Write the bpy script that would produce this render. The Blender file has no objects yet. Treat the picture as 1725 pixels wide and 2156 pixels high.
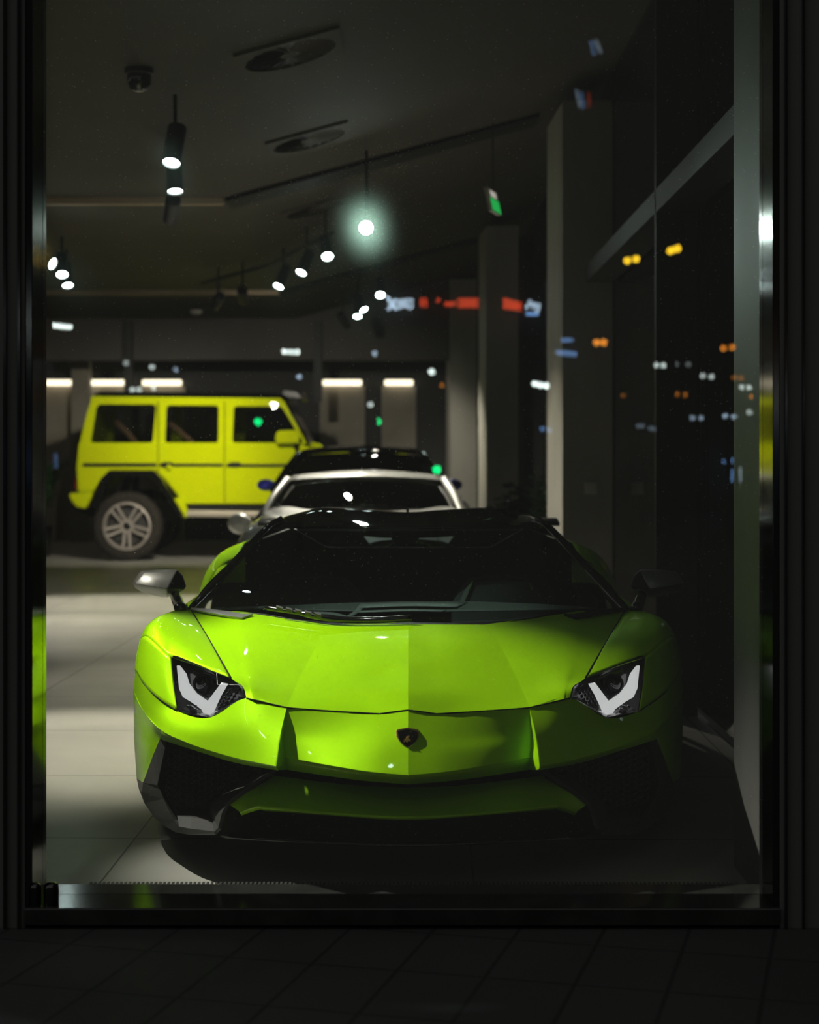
import bpy, bmesh, math, random
import numpy as np
from mathutils import Vector, Matrix
random.seed(7)
PI = math.pi
SC = bpy.context.scene
COL = SC.collection

# ------------------------------------------------------------------ camera, world, exposure
F = 3593.3          # focal length in pixels of the 1725 x 2156 frame (50 mm on 24 x 30 mm)
CX, HY, H = 862.5, 963.0, 1.366
cam = bpy.data.cameras.new('camera')
cam.lens = 50; cam.sensor_fit = 'VERTICAL'; cam.sensor_height = 30; cam.sensor_width = 24
cam.shift_y = -(1078 - HY) / 2156
cam.clip_start = 0.05; cam.clip_end = 400
cam.dof.use_dof = True; cam.dof.focus_distance = 5.95; cam.dof.aperture_fstop = 2.2
camo = bpy.data.objects.new('camera', cam); COL.objects.link(camo)
camo.location = (0, 0, H); camo.rotation_euler = (PI/2, 0, 0)
SC.camera = camo
w = bpy.data.worlds.new('night_sky'); SC.world = w; w.use_nodes = True
w.node_tree.nodes['Background'].inputs[0].default_value = (0.25, 0.25, 0.24, 1)
w.node_tree.nodes['Background'].inputs[1].default_value = 1.0
SC.view_settings.view_transform = 'Standard'; SC.view_settings.look = 'None'
SC.view_settings.exposure = 0.0; SC.view_settings.gamma = 1.0; SC.view_settings.use_curve_mapping = False
cy = SC.cycles
cy.use_denoising = True; cy.max_bounces = 8; cy.transparent_max_bounces = 16
cy.glossy_bounces = 5; cy.diffuse_bounces = 4; cy.transmission_bounces = 6
cy.sample_clamp_indirect = 14.0; cy.caustics_reflective = False; cy.caustics_refractive = False
cy.blur_glossy = 0.3

# ------------------------------------------------------------------ materials
def mat(name, col, rough=0.5, metal=0.0, coat=0.0, spec=0.5, emit=None, es=0.0, coat_rough=0.03):
    m = bpy.data.materials.new(name); m.use_nodes = True
    b = m.node_tree.nodes['Principled BSDF']
    b.inputs['Base Color'].default_value = (*col, 1)
    b.inputs['Roughness'].default_value = rough
    b.inputs['Metallic'].default_value = metal
    b.inputs['Coat Weight'].default_value = coat
    b.inputs['Coat Roughness'].default_value = coat_rough
    b.inputs['Specular IOR Level'].default_value = spec
    if emit:
        b.inputs['Emission Color'].default_value = (*emit, 1)
        b.inputs['Emission Strength'].default_value = es
    return m
def noise_mix(m, c1, c2, scale=4.0, detail=4.0, bump=0.0, rough=None, stretch=None):
    nt = m.node_tree; b = nt.nodes['Principled BSDF']
    tc = nt.nodes.new('ShaderNodeTexCoord'); n = nt.nodes.new('ShaderNodeTexNoise')
    n.inputs['Scale'].default_value = scale; n.inputs['Detail'].default_value = detail
    src = tc.outputs['Object']
    if stretch:
        mp = nt.nodes.new('ShaderNodeMapping'); mp.inputs['Scale'].default_value = stretch
        nt.links.new(src, mp.inputs[0]); src = mp.outputs[0]
    nt.links.new(src, n.inputs['Vector'])
    r = nt.nodes.new('ShaderNodeValToRGB')
    r.color_ramp.elements[0].position = 0.35; r.color_ramp.elements[0].color = (*c1, 1)
    r.color_ramp.elements[1].position = 0.65; r.color_ramp.elements[1].color = (*c2, 1)
    nt.links.new(n.outputs['Fac'], r.inputs[0]); nt.links.new(r.outputs[0], b.inputs['Base Color'])
    if rough:
        mr = nt.nodes.new('ShaderNodeMapRange'); mr.inputs[3].default_value = rough[0]; mr.inputs[4].default_value = rough[1]
        nt.links.new(n.outputs['Fac'], mr.inputs[0]); nt.links.new(mr.outputs[0], b.inputs['Roughness'])
    if bump:
        bp = nt.nodes.new('ShaderNodeBump'); bp.inputs['Strength'].default_value = bump
        nt.links.new(n.outputs['Fac'], bp.inputs['Height']); nt.links.new(bp.outputs[0], b.inputs['Normal'])
    return m
def tile_mat(name, c, cm, size, rot, rough, mortar, off=(0, 0), var=0.85):
    m = mat(name, c, rough, spec=0.22); nt = m.node_tree; b = nt.nodes['Principled BSDF']
    tc = nt.nodes.new('ShaderNodeTexCoord'); mp = nt.nodes.new('ShaderNodeMapping')
    mp.inputs['Rotation'].default_value = (0, 0, rot); mp.inputs['Location'].default_value = (*off, 0)
    br = nt.nodes.new('ShaderNodeTexBrick'); br.offset = 0.0
    br.inputs['Color1'].default_value = (*c, 1); br.inputs['Color2'].default_value = (*[x*0.93 for x in c], 1)
    br.inputs['Mortar'].default_value = (*cm, 1); br.inputs['Scale'].default_value = 1.0
    br.inputs['Mortar Size'].default_value = mortar; br.inputs['Mortar Smooth'].default_value = 0.0
    br.inputs['Brick Width'].default_value = size[0]; br.inputs['Row Height'].default_value = size[1]
    n = nt.nodes.new('ShaderNodeTexNoise'); n.inputs['Scale'].default_value = 1.7; n.inputs['Detail'].default_value = 6
    mr = nt.nodes.new('ShaderNodeMapRange'); mr.inputs[1].default_value = 0.3; mr.inputs[2].default_value = 0.7
    mr.inputs[3].default_value = var; mr.inputs[4].default_value = 1.08
    mx = nt.nodes.new('ShaderNodeMixRGB'); mx.blend_type = 'MULTIPLY'; mx.inputs[0].default_value = 1
    nt.links.new(tc.outputs['Object'], mp.inputs[0]); nt.links.new(mp.outputs[0], br.inputs['Vector'])
    nt.links.new(tc.outputs['Object'], n.inputs['Vector']); nt.links.new(n.outputs['Fac'], mr.inputs[0])
    nt.links.new(br.outputs['Color'], mx.inputs[1]); nt.links.new(mr.outputs[0], mx.inputs[2])
    nt.links.new(mx.outputs[0], b.inputs['Base Color'])
    return m
def glass_mat(name, tint, refl=1.0, haze=0.0, rough=0.0, haze_rough=0.25, ior=1.5, black_lift=0.0):
    """thin glazing: see-through with a mirror reflection after Fresnel and, if dirty, a little forward scatter"""
    m = bpy.data.materials.new(name); m.use_nodes = True; nt = m.node_tree
    nt.nodes.remove(nt.nodes['Principled BSDF']); out = nt.nodes['Material Output']
    tr = nt.nodes.new('ShaderNodeBsdfTransparent'); tr.inputs[0].default_value = (*tint, 1)
    gl = nt.nodes.new('ShaderNodeBsdfGlossy'); gl.inputs['Roughness'].default_value = rough
    fr = nt.nodes.new('ShaderNodeFresnel'); fr.inputs[0].default_value = ior
    mul = nt.nodes.new('ShaderNodeMath'); mul.operation = 'MULTIPLY'; mul.inputs[1].default_value = refl; mul.use_clamp = True
    mx = nt.nodes.new('ShaderNodeMixShader')
    nt.links.new(fr.outputs[0], mul.inputs[0]); nt.links.new(mul.outputs[0], mx.inputs[0])
    nt.links.new(tr.outputs[0], mx.inputs[1]); nt.links.new(gl.outputs[0], mx.inputs[2])
    last = mx
    if haze:
        rf = nt.nodes.new('ShaderNodeBsdfRefraction'); rf.inputs['IOR'].default_value = 1.06
        rf.inputs['Roughness'].default_value = haze_rough; rf.inputs[0].default_value = (0.75, 1.0, 0.85, 1)
        m2 = nt.nodes.new('ShaderNodeMixShader'); m2.inputs[0].default_value = haze
        nt.links.new(mx.outputs[0], m2.inputs[1]); nt.links.new(rf.outputs[0], m2.inputs[2]); last = m2
    if black_lift:   # pale diffuse veil that lifts the blacks seen through the glass
        df = nt.nodes.new('ShaderNodeBsdfDiffuse'); df.inputs[0].default_value = (0.88, 0.88, 0.85, 1)
        m3 = nt.nodes.new('ShaderNodeMixShader'); m3.inputs[0].default_value = black_lift
        nt.links.new(last.outputs[0], m3.inputs[1]); nt.links.new(df.outputs[0], m3.inputs[2]); last = m3
    nt.links.new(last.outputs[0], out.inputs[0])
    return m
def emis(name, col, s):
    m = bpy.data.materials.new(name); m.use_nodes = True; nt = m.node_tree
    nt.nodes.remove(nt.nodes['Principled BSDF'])
    e = nt.nodes.new('ShaderNodeEmission'); e.inputs[0].default_value = (*col, 1); e.inputs[1].default_value = s
    nt.links.new(e.outputs[0], nt.nodes['Material Output'].inputs[0]); return m

M = {}
M['lime'] = mat('lime_metallic_paint', (0.40, 0.80, 0.0), 0.55, 0.22, 0.5, spec=0.0)
M['yellow'] = mat('yellow_paint', (0.70, 0.80, 0.0), 0.5, 0.0, 0.5, spec=0.0)
M['silver'] = mat('silver_paint', (0.80, 0.80, 0.78), 0.4, 0.2, 1.0)
M['darkblue'] = mat('dark_paint', (0.006, 0.006, 0.008), 0.5, 0.0, 0.5, spec=0.0)
M['blue'] = mat('deep_blue_paint', (0.02, 0.03, 0.55), 0.4, 0.2, 0.6)
M['black_gloss'] = mat('gloss_black', (0.006, 0.006, 0.006), 0.12, 0, 0.6)
M['carbon'] = mat('black_roof_paint', (0.010, 0.009, 0.008), 0.6, 0, 0.45, spec=0.0, coat_rough=0.02)
M['black'] = mat('matte_black', (0.008, 0.008, 0.008), 0.6, spec=0.25)
M['seam'] = mat('panel_gap_black', (0.004, 0.006, 0.002), 0.7, spec=0.1)
M['trim_grey'] = mat('satin_grey_plastic', (0.055, 0.053, 0.052), 0.42, spec=0.3)
M['mirror_grey'] = mat('satin_mirror_shell', (0.30, 0.30, 0.30), 0.34, 0.5)
M['tyre'] = noise_mix(mat('tyre_rubber', (0.02, 0.018, 0.016), 0.75), (0.017, 0.016, 0.015), (0.026, 0.024, 0.022), 30)
M['tyre_dusty'] = noise_mix(mat('dusty_tyre_rubber', (0.03, 0.026, 0.022), 0.8, spec=0.2), (0.026, 0.023, 0.019), (0.038, 0.033, 0.028), 20)
M['alloy'] = mat('bright_alloy', (0.55, 0.49, 0.45), 0.4, 0.5)
M['chrome'] = mat('chrome', (0.7, 0.7, 0.7), 0.12, 1.0)
M['silver_strip'] = mat('brushed_running_board', (0.7, 0.62, 0.52), 0.35, 0.6)
M['dash'] = mat('charcoal_leather', (0.16, 0.21, 0.19), 0.6)
M['dash_light'] = mat('grey_stitched_leather', (0.40, 0.48, 0.45), 0.5)
M['gold'] = mat('gold_relief', (0.85, 0.52, 0.18), 0.25, 1.0)
M['belt'] = mat('tan_webbing', (0.95, 0.52, 0.27), 0.7)
M['lens_dark'] = mat('lamp_housing_black', (0.012, 0.012, 0.014), 0.18, 0, 0.7)
M['projector'] = mat('projector_lens', (0.02, 0.02, 0.025), 0.04, 0.0, 1.0)
M['red_lens'] = mat('red_lens', (0.35, 0.01, 0.01), 0.2, 0, 0.5)
M['drl'] = mat('daytime_light_white', (0.9, 0.9, 0.9), 0.35, emit=(1, 1, 1), es=0.7)
M['car_glass'] = glass_mat('tinted_windscreen', (0.66, 0.72, 0.69), 1.0)
M['side_glass'] = glass_mat('dark_side_glass', (0.12, 0.13, 0.14), 1.0)
M['suv_glass'] = glass_mat('grey_side_glass', (0.52, 0.54, 0.56), 1.0)
M['clear'] = glass_mat('clear_lens', (0.95, 0.95, 0.95), 1.0)
M['pane'] = glass_mat('shop_window_glass', (0.97, 0.985, 0.975), 1.0, haze=0.003, haze_rough=0.5, black_lift=0.06)
M['facade_glass'] = glass_mat('facade_glass', (0.80, 0.82, 0.81), 1.0)
M['floor'] = tile_mat('polished_concrete_tiles', (0.50, 0.485, 0.44), (0.10, 0.10, 0.09), (1.2, 1.2), math.radians(0.8), 0.36, 0.0035, (-0.13, -0.11))
M['pavement'] = tile_mat('pavement_slabs', (0.050, 0.050, 0.049), (0.028, 0.028, 0.028), (0.235, 0.36), math.radians(14.8), 0.7, 0.006)
M['ceiling'] = noise_mix(mat('ceiling_plaster', (0.065, 0.058, 0.041), 0.8), (0.06, 0.054, 0.038), (0.07, 0.063, 0.045), 1.2)
M['ceiling_edge'] = mat('ceiling_edge_tan', (0.62, 0.46, 0.32), 0.6)
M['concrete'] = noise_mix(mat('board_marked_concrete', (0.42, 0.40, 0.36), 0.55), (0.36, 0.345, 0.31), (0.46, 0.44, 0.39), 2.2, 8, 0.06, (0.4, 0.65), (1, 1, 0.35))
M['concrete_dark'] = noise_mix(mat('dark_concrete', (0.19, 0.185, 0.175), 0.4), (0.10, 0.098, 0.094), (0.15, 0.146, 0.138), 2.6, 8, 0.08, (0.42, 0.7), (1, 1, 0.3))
M['wall'] = noise_mix(mat('back_wall_grey', (0.09, 0.083, 0.072), 0.7), (0.08, 0.074, 0.064), (0.10, 0.092, 0.08), 0.8)
M['wall_dark'] = mat('dark_wall', (0.022, 0.022, 0.022), 0.6)
M['panel'] = noise_mix(mat('wall_panel_taupe', (0.36, 0.32, 0.26), 0.6), (0.33, 0.29, 0.235), (0.38, 0.34, 0.28), 3.0)
M['mullion'] = mat('mullion_metal', (0.03, 0.028, 0.025), 0.5, spec=0.3)
M['facade'] = mat('dark_facade_metal', (0.13, 0.13, 0.127), 0.65, spec=0.2)
M['jamb'] = mat('polished_dark_jamb', (0.09, 0.09, 0.09), 0.10, 0.9)
M['sill'] = noise_mix(mat('polished_sill_stone', (0.03, 0.03, 0.029), 0.13, spec=0.35), (0.025, 0.025, 0.024), (0.04, 0.04, 0.038), 9)
M['lamp_black'] = mat('lamp_body_black', (0.008, 0.008, 0.008), 0.5)
M['lens_on'] = emis('lamp_lens_lit', (0.80, 1.0, 0.97), 36.0)
M['lens_key'] = emis('bright_lamp_lens_lit', (0.86, 1.0, 0.94), 130.0)
M['strip'] = emis('wall_strip_light', (1.0, 0.86, 0.62), 2.6)
M['white'] = mat('white_plastic', (0.7, 0.68, 0.62), 0.5)
M['leaf'] = noise_mix(mat('dark_leaf', (0.02, 0.07, 0.02), 0.4), (0.012, 0.05, 0.012), (0.03, 0.10, 0.025), 6)
M['pot'] = mat('black_planter', (0.02, 0.02, 0.02), 0.5)
M['exit_green'] = emis('exit_green', (0.02, 0.55, 0.10), 0.8)
M['exit_white'] = emis('exit_white', (1.0, 0.9, 0.8), 0.5)
M['dust'] = mat('dust', (0.8, 0.8, 0.78), 0.8)
b_ = M['dust'].node_tree
_tl = b_.nodes.new('ShaderNodeBsdfTranslucent'); _tl.inputs[0].default_value = (0.75, 0.85, 0.8, 1)
b_.links.new(_tl.outputs[0], b_.nodes['Material Output'].inputs[0])

# ------------------------------------------------------------------ helpers
def P(px, py, d):
    """a point of the place: frame column px, frame row py, at d metres in front of the camera"""
    return Vector(((px - CX) * d / F, d, H - (py - HY) * d / F))
def tag(o, label=None, cat=None, group=None, kind=None):
    if label: o['label'] = label
    if cat: o['category'] = cat
    if group: o['group'] = group
    if kind: o['kind'] = kind
    return o
def empty(name, loc=(0, 0, 0), label=None, cat=None, group=None):
    o = bpy.data.objects.new(name, None); COL.objects.link(o)
    o.location = loc; o.empty_display_size = 0.1
    tag(o, label, cat, group); return o
def wloc(o):
    v = Vector((0, 0, 0))
    while o is not None:
        v += Vector(o.location); o = o.parent
    return v
class MB:
    def __init__(s): s.v = []; s.f = []; s.m = []; s.mi = 0
    def add(s, verts, faces):
        o = len(s.v); s.v += [tuple(x) for x in verts]
        for f in faces: s.f.append([i + o for i in f]); s.m.append(s.mi)
        return s
    def box(s, a, b):
        (x0, y0, z0), (x1, y1, z1) = a, b
        return s.add([(x0,y0,z0),(x1,y0,z0),(x1,y1,z0),(x0,y1,z0),(x0,y0,z1),(x1,y0,z1),(x1,y1,z1),(x0,y1,z1)],
                     [(0,3,2,1),(4,5,6,7),(0,1,5,4),(1,2,6,5),(2,3,7,6),(3,0,4,7)])
    def obox(s, c, ax, ay, az):
        c, ax, ay, az = map(Vector, (c, ax, ay, az))
        vs = [c + ax*i + ay*j + az*k for k in (-1, 1) for j in (-1, 1) for i in (-1, 1)]
        return s.add(vs, [(0,2,3,1),(4,5,7,6),(0,1,5,4),(1,3,7,5),(3,2,6,7),(2,0,4,6)])
    def tube(s, pts, r, n=8, cap=True):
        pts = [Vector(p) for p in pts]; rs = r if isinstance(r, (list, tuple)) else [r]*len(pts)
        vs = []; up = Vector((0, 0, 1))
        for i, p in enumerate(pts):
            t = (pts[min(i+1, len(pts)-1)] - pts[max(i-1, 0)]).normalized()
            u = t.cross(up if abs(t.z) < 0.9 else Vector((1, 0, 0))).normalized(); q = u.cross(t)
            for k in range(n):
                a = 2*PI*k/n; vs.append(p + (u*math.cos(a) + q*math.sin(a))*rs[i])
        fs = []
        for i in range(len(pts)-1):
            for k in range(n):
                fs.append((i*n+k, i*n+(k+1) % n, (i+1)*n+(k+1) % n, (i+1)*n+k))
        if cap: fs += [tuple(range(n))[::-1], tuple((len(pts)-1)*n + k for k in range(n))]
        return s.add(vs, fs)
    def lathe(s, prof, c, ax, n=32, a0=0, a1=2*PI):
        """prof: (radius, along) pairs about axis ax through c"""
        ax = Vector(ax).normalized(); u = ax.cross(Vector((0, 0, 1)) if abs(ax.z) < 0.9 else Vector((1, 0, 0))).normalized(); q = ax.cross(u)
        c = Vector(c); vs = []
        for r, h in prof:
            for k in range(n):
                a = 2*PI*k/n; vs.append(c + ax*h + (u*math.cos(a) + q*math.sin(a))*r)
        fs = [(i*n+k, i*n+(k+1) % n, (i+1)*n+(k+1) % n, (i+1)*n+k) for i in range(len(prof)-1) for k in range(n)]
        return s.add(vs, fs)
    def prism(s, poly, axis):
        """poly: 3-D points in order, swept along the vector axis"""
        n = len(poly); axis = Vector(axis)
        vs = [Vector(p) for p in poly] + [Vector(p) + axis for p in poly]
        return s.add(vs, [tuple(range(n))[::-1], tuple(range(n, 2*n))] + [(i, (i+1) % n, n+(i+1) % n, n+i) for i in range(n)])
    def grid(s, rows):
        nr, nc = len(rows), len(rows[0]); vs = [p for r in rows for p in r]
        return s.add(vs, [(i*nc+j, i*nc+j+1, (i+1)*nc+j+1, (i+1)*nc+j) for i in range(nr-1) for j in range(nc-1)])
    def mirror(s):
        n = len(s.v); s.v += [(-x, y, z) for x, y, z in s.v]
        s.f += [[i + n for i in f][::-1] for f in s.f]; s.m += s.m; return s
    def build(s, name, mats, parent=None, smooth=False, loc=None, solid=0.0, bevel=0.0, auto=None, recalc=True, weld=False):
        if not isinstance(mats, (list, tuple)): mats = [mats]
        me = bpy.data.meshes.new(name)
        off = wloc(parent) if parent else Vector((0, 0, 0))
        if loc is not None: off = off + Vector(loc) - (wloc(parent) if parent else Vector((0, 0, 0)))
        me.from_pydata([tuple(Vector(v) - off) for v in s.v], [], s.f)
        for m in mats: me.materials.append(m)
        for p, i in zip(me.polygons, s.m): p.material_index = i
        bm = bmesh.new(); bm.from_mesh(me)
        if weld:   # join the panels of one skin, keep their shared borders as creases
            for e in bm.edges:
                if len(e.link_faces) == 1: e.smooth = False
            bmesh.ops.remove_doubles(bm, verts=bm.verts, dist=2e-4)
        if recalc: bmesh.ops.recalc_face_normals(bm, faces=bm.faces)
        for f in bm.faces: f.smooth = smooth
        if auto is not None:
            for e in bm.edges:
                if len(e.link_faces) == 2 and e.calc_face_angle(0) > math.radians(auto): e.smooth = False
        bm.to_mesh(me); bm.free()
        o = bpy.data.objects.new(name, me); COL.objects.link(o)
        if parent: o.parent = parent
        if loc is not None: o.location = Vector(loc) - (wloc(parent) if parent else Vector((0, 0, 0)))
        if solid:
            md = o.modifiers.new('thickness', 'SOLIDIFY'); md.thickness = solid; md.offset = 0
        if bevel:
            md = o.modifiers.new('bevel', 'BEVEL'); md.width = bevel; md.segments = 2; md.limit_method = 'ANGLE'; md.angle_limit = math.radians(35)
        return o
def cr(p0, p1, p2, p3, t):
    return 0.5*((2*p1) + (p2-p0)*t + (2*p0-5*p1+4*p2-p3)*t*t + (3*p1-p0-3*p2+p3)*t**3)
def spline(pts, m):
    pts = [Vector(p) for p in pts]; n = len(pts)
    if n == 2: return [pts[0].lerp(pts[1], i/m) for i in range(m+1)]
    e = [2*pts[0]-pts[1]] + pts + [2*pts[-1]-pts[-2]]; out = []
    for i in range(n-1):
        for k in range(m): out.append(cr(e[i], e[i+1], e[i+2], e[i+3], k/m))
    return out + [pts[-1]]
def surf(rows, mu=5, mv=5):
    rs = [spline(r, mu) for r in rows]
    cols = [spline([r[j] for r in rs], mv) for j in range(len(rs[0]))]
    return [[c[i] for c in cols] for i in range(len(cols[0]))]
def hull(name, pts, m, parent, bevel=0.0, smooth=False):
    bm = bmesh.new()
    for p in pts: bm.verts.new(Vector(p) - wloc(parent))
    r = bmesh.ops.convex_hull(bm, input=bm.verts)
    for v in [v for v in bm.verts if not v.link_faces]: bm.verts.remove(v)
    bmesh.ops.dissolve_limit(bm, angle_limit=math.radians(4), verts=bm.verts, edges=bm.edges)
    bmesh.ops.recalc_face_normals(bm, faces=bm.faces)
    for f in bm.faces: f.smooth = smooth
    me = bpy.data.meshes.new(name); bm.to_mesh(me); bm.free(); me.materials.append(m)
    o = bpy.data.objects.new(name, me); COL.objects.link(o); o.parent = parent
    if bevel:
        md = o.modifiers.new('bevel', 'BEVEL'); md.width = bevel; md.segments = 3; md.limit_method = 'ANGLE'; md.angle_limit = math.radians(20)
    return o
def struct(mb, name, m, **k):
    o = mb.build(name, m, **k); o['kind'] = 'structure'; return o

# ------------------------------------------------------------------ the room
def fold_x(y): return -1.25 - 0.018*y
def ceil_z(x, y): return 3.45 + max(0.0, x - fold_x(y))*0.27
Y0, Y1, XL, XR = 5.10, 28.0, -9.0, 1.5
struct(MB().box((XL, 5.0, -0.12), (XR+0.02, Y1, 0.0)), 'floor', M['floor'])
struct(MB().box((-14, -60, -0.12), (14, 4.98, 0.02)), 'pavement', M['pavement'])
mb = MB()
ya, yb = 5.0, 28.0
mb.prism([(XL, ya, 3.45), (fold_x(ya), ya, 3.45), (fold_x(ya), ya, 3.6), (XL, ya, 3.6)], (0, 0.001, 0))
mb = MB()
for (y_a, y_b) in ((5.0, 28.0),):
    A = [(XL, y_a, 3.45), (fold_x(y_a), y_a, 3.45), (fold_x(y_b), y_b, 3.45), (XL, y_b, 3.45)]
    mb.prism(A, (0, 0, 0.15))
    B = [(fold_x(y_a), y_a, 3.45), (1.6, y_a, ceil_z(1.6, y_a)), (1.6, y_b, ceil_z(1.6, y_b)), (fold_x(y_b), y_b, 3.45)]
    mb.prism(B, (0, 0, 0.15))
struct(mb, 'ceiling', M['ceiling'])
# ceiling edge profiles across the room
def edge_trim(name, yc, x1):
    o = struct(MB().box((XL, yc, 3.395), (fold_x(yc) + x1, yc+0.06, 3.452)), name, M['ceiling_edge'])
    return o
edge_trim('trim_1', 13.68, 0.0); edge_trim('trim_2', 21.25, -0.0)
mb = MB()
xs = fold_x(13.7) + 0.02
mb.prism([(xs, 13.7, 3.42), (1.05, 13.7, ceil_z(1.05, 13.7)-0.03), (1.05, 13.7, ceil_z(1.05, 13.7)+0.01), (xs, 13.7, 3.455)], (0, 0.42, 0))
struct(mb, 'trim_3', M['black'])
mb = MB(); xs = fold_x(21.3) + 0.02
mb.prism([(xs, 21.3, 3.42), (0.95, 21.3, ceil_z(0.95, 21.3)-0.03), (0.95, 21.3, ceil_z(0.95, 21.3)+0.01), (xs, 21.3, 3.455)], (0, 0.5, 0))
struct(mb, 'trim_4', M['black'])
struct(MB().box((XL-0.15, 5.0, 0), (XL, Y1, 3.6)), 'wall_left', M['wall'])
struct(MB().box((XL, Y1, 0), (2.2, Y1+0.2, 4.6)), 'wall_back', M['wall_dark'])
struct(MB().box((XL, 25.6, 2.83), (0.95, 25.9, 4.3)), 'wall_bulkhead', M['wall'])
mb = MB()
for x in (-4.2, -1.37): mb.box((x-0.06, 25.45, 2.2), (x+0.06, 25.6, 3.4))
struct(mb, 'trim_5', M['wall_dark'])
# wall panels under the strip lights at the back
PAN = [(-120, 88), (97, 160), (180, 270), (300, 383), (680, 762), (810, 870)]
for i, (a, b) in enumerate(PAN):
    p0, p1 = P(a, 818, 27.9), P(b, 818, 27.9)
    struct(MB().box((p0.x-0.05, 27.9, 0.0), (p1.x+0.05, 28.0, 2.53)), f'trim_{6+i}', M['panel'])
p0, p1 = P(150, 750, 27.5), P(188, 750, 27.5)
struct(MB().box((p0.x, 27.5, 0), (p1.x, 27.7, 3.1)), 'trim_12', M['panel'])

# front wall with the shop window
XWL, XWR = -1.080, 1.040
mb = MB().box((-14, 4.88, -0.1), (XWL-0.02, 5.10, 6.0)).box((XWR+0.02, 4.88, -0.1), (14, 5.10, 6.0)).box((XWL-0.02, 4.88, 3.4), (XWR+0.02, 5.10, 6.0)).box((XWL-0.02, 4.90, -0.1), (XWR+0.02, 5.10, 0.02))
struct(mb, 'wall_front', M['facade'])
win = empty('window_1', (0, 5.0, 0.08)); win['kind'] = 'structure'
MB().box((XWL-0.02, 4.885, 0.08), (XWL, 5.075, 3.4)).build('window_jamb', M['jamb'], win, bevel=0.002)
MB().box((XWR, 4.885, 0.08), (XWR+0.02, 5.075, 3.4)).build('window_jamb', M['jamb'], win, bevel=0.002)
MB().box((XWL-0.02, 4.865, 0.03), (XWR+0.02, 5.145, 0.08)).build('window_sill', M['sill'], win, bevel=0.004)
MB().box((XWL, 5.020, 0.08), (XWR, 5.030, 3.4)).build('pane', M['pane'], win)
mb = MB()
for x in (XWL-0.075, XWL-0.035): mb.box((x-0.004, 4.865, 0.02), (x+0.004, 4.885, 4.0))
struct(mb, 'trim_13', M['jamb'])
mb = MB()
for x in (XWR+0.035, XWR+0.085): mb.box((x-0.003, 4.865, 0.02), (x+0.003, 4.885, 4.0))
struct(mb, 'trim_14', M['jamb'])

# right side: concrete columns with dark glazing between them
COLS = [(1152, 1185, 1290, 12.7, 1.05), (1008, 1024, 1092, 19.6, 1.0), (940, 948, 1004, 25.4, 0.9)]
for i, (pl, pm, pr, d, dep) in enumerate(COLS):
    xa, xb = (pm-CX)*d/F, (pr-CX)*d/F
    xc = (pl-CX)*(d+dep)/F
    zt = 3.45 + 0.27*2.4 + 0.3
    zt = {0: 4.02, 1: 4.02, 2: 4.02}[i]
    struct(MB().prism([(xa, d, 0), (xb, d, 0), (xb-0.03, d+dep, 0), (xc, d+dep, 0)], (0, 0, zt)), f'column_{i+1}', M['concrete'])
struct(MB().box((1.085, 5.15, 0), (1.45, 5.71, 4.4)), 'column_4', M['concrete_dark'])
struct(MB().box((1.52, 5.1, 0.05), (1.53, 28.0, 4.4)), 'window_2', M['facade_glass'])
mb = MB()
for y in (9.02, 16.3, 22.6): mb.box((1.30 if y < 10 else 1.40, y-0.02, 0), (1.52, y+0.03, 4.4))
struct(mb, 'trim_15', M['mullion'])
struct(MB().box((1.30, 6.4, 2.66), (1.50, 12.6, 2.78)), 'trim_16', M['mullion'])
struct(MB().box((-60, -30.5, 0), (60, -30, 16)), 'wall_opposite', M['wall_dark'])
struct(MB().box((6.0, -5, -0.1), (6.5, 60, 16)), 'wall_neighbour', M['wall_dark'])
struct(MB().box((1.56, 5.1, -0.12), (6.0, 60, -0.02)), 'floor_outside', M['pavement'])

# ------------------------------------------------------------------ track lamps
def cyl_part(name, a, b, r, m, parent, n=20, bevel=0.004):
    return MB().tube([a, b], r, n).build(name, m, parent, smooth=True, auto=40)
def spotlight(lens, aim, label, on=True, power=0, cone=40, blend=0.5, length=0.26, r=0.056, key=False, group='black track spotlights', col=(1.0, 0.92, 0.76), lit_mat=None, src=0.04):
    lens = Vector(lens); aim = Vector(aim); dr = (aim - lens).normalized()
    back = lens - dr*length
    mid = lens - dr*length*0.62
    top = Vector((mid.x, mid.y, ceil_z(mid.x, mid.y) - 0.03))
    root = empty('track_spotlight', top, label, 'spotlight', group)
    MB().lathe([(0.0, 0), (r*0.8, 0), (r, 0.012), (r, length-0.012), (r*0.97, length), (r*0.86, length), (r*0.86, length-0.02), (0, length-0.02)], back, dr, 24).build('lamp_body', M['lamp_black'], root, smooth=True, auto=40)
    MB().tube([top, mid], 0.012, 10).build('stem', M['lamp_black'], root, smooth=True, auto=40)
    mt = lit_mat or (M['lens_key'] if key else (M['lens_on'] if on else M['lens_dark']))
    MB().lathe([(0.0, length-0.012), (r*0.84, length-0.012), (r*0.84, length-0.018), (0, length-0.018)], back, dr, 24).build('lens', mt, root)
    if power:
        l = bpy.data.lights.new('spot', 'SPOT'); l.energy = power; l.spot_size = math.radians(cone); l.spot_blend = blend
        l.color = col; l.shadow_soft_size = src
        lo = bpy.data.objects.new('spot_beam', l); COL.objects.link(lo); lo.parent = root
        lo.location = lens + dr*0.02 - top
        lo.rotation_euler = dr.to_track_quat('-Z', 'Y').to_euler()
    return root
def rail(name, pts, label):
    o = MB()
    for a, b in zip(pts[:-1], pts[1:]): o.tube([a, b], 0.02, 4)
    r = o.build(name, M['lamp_black'], None); return tag(r, label, 'track')
G = 'black track spotlights'
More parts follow.
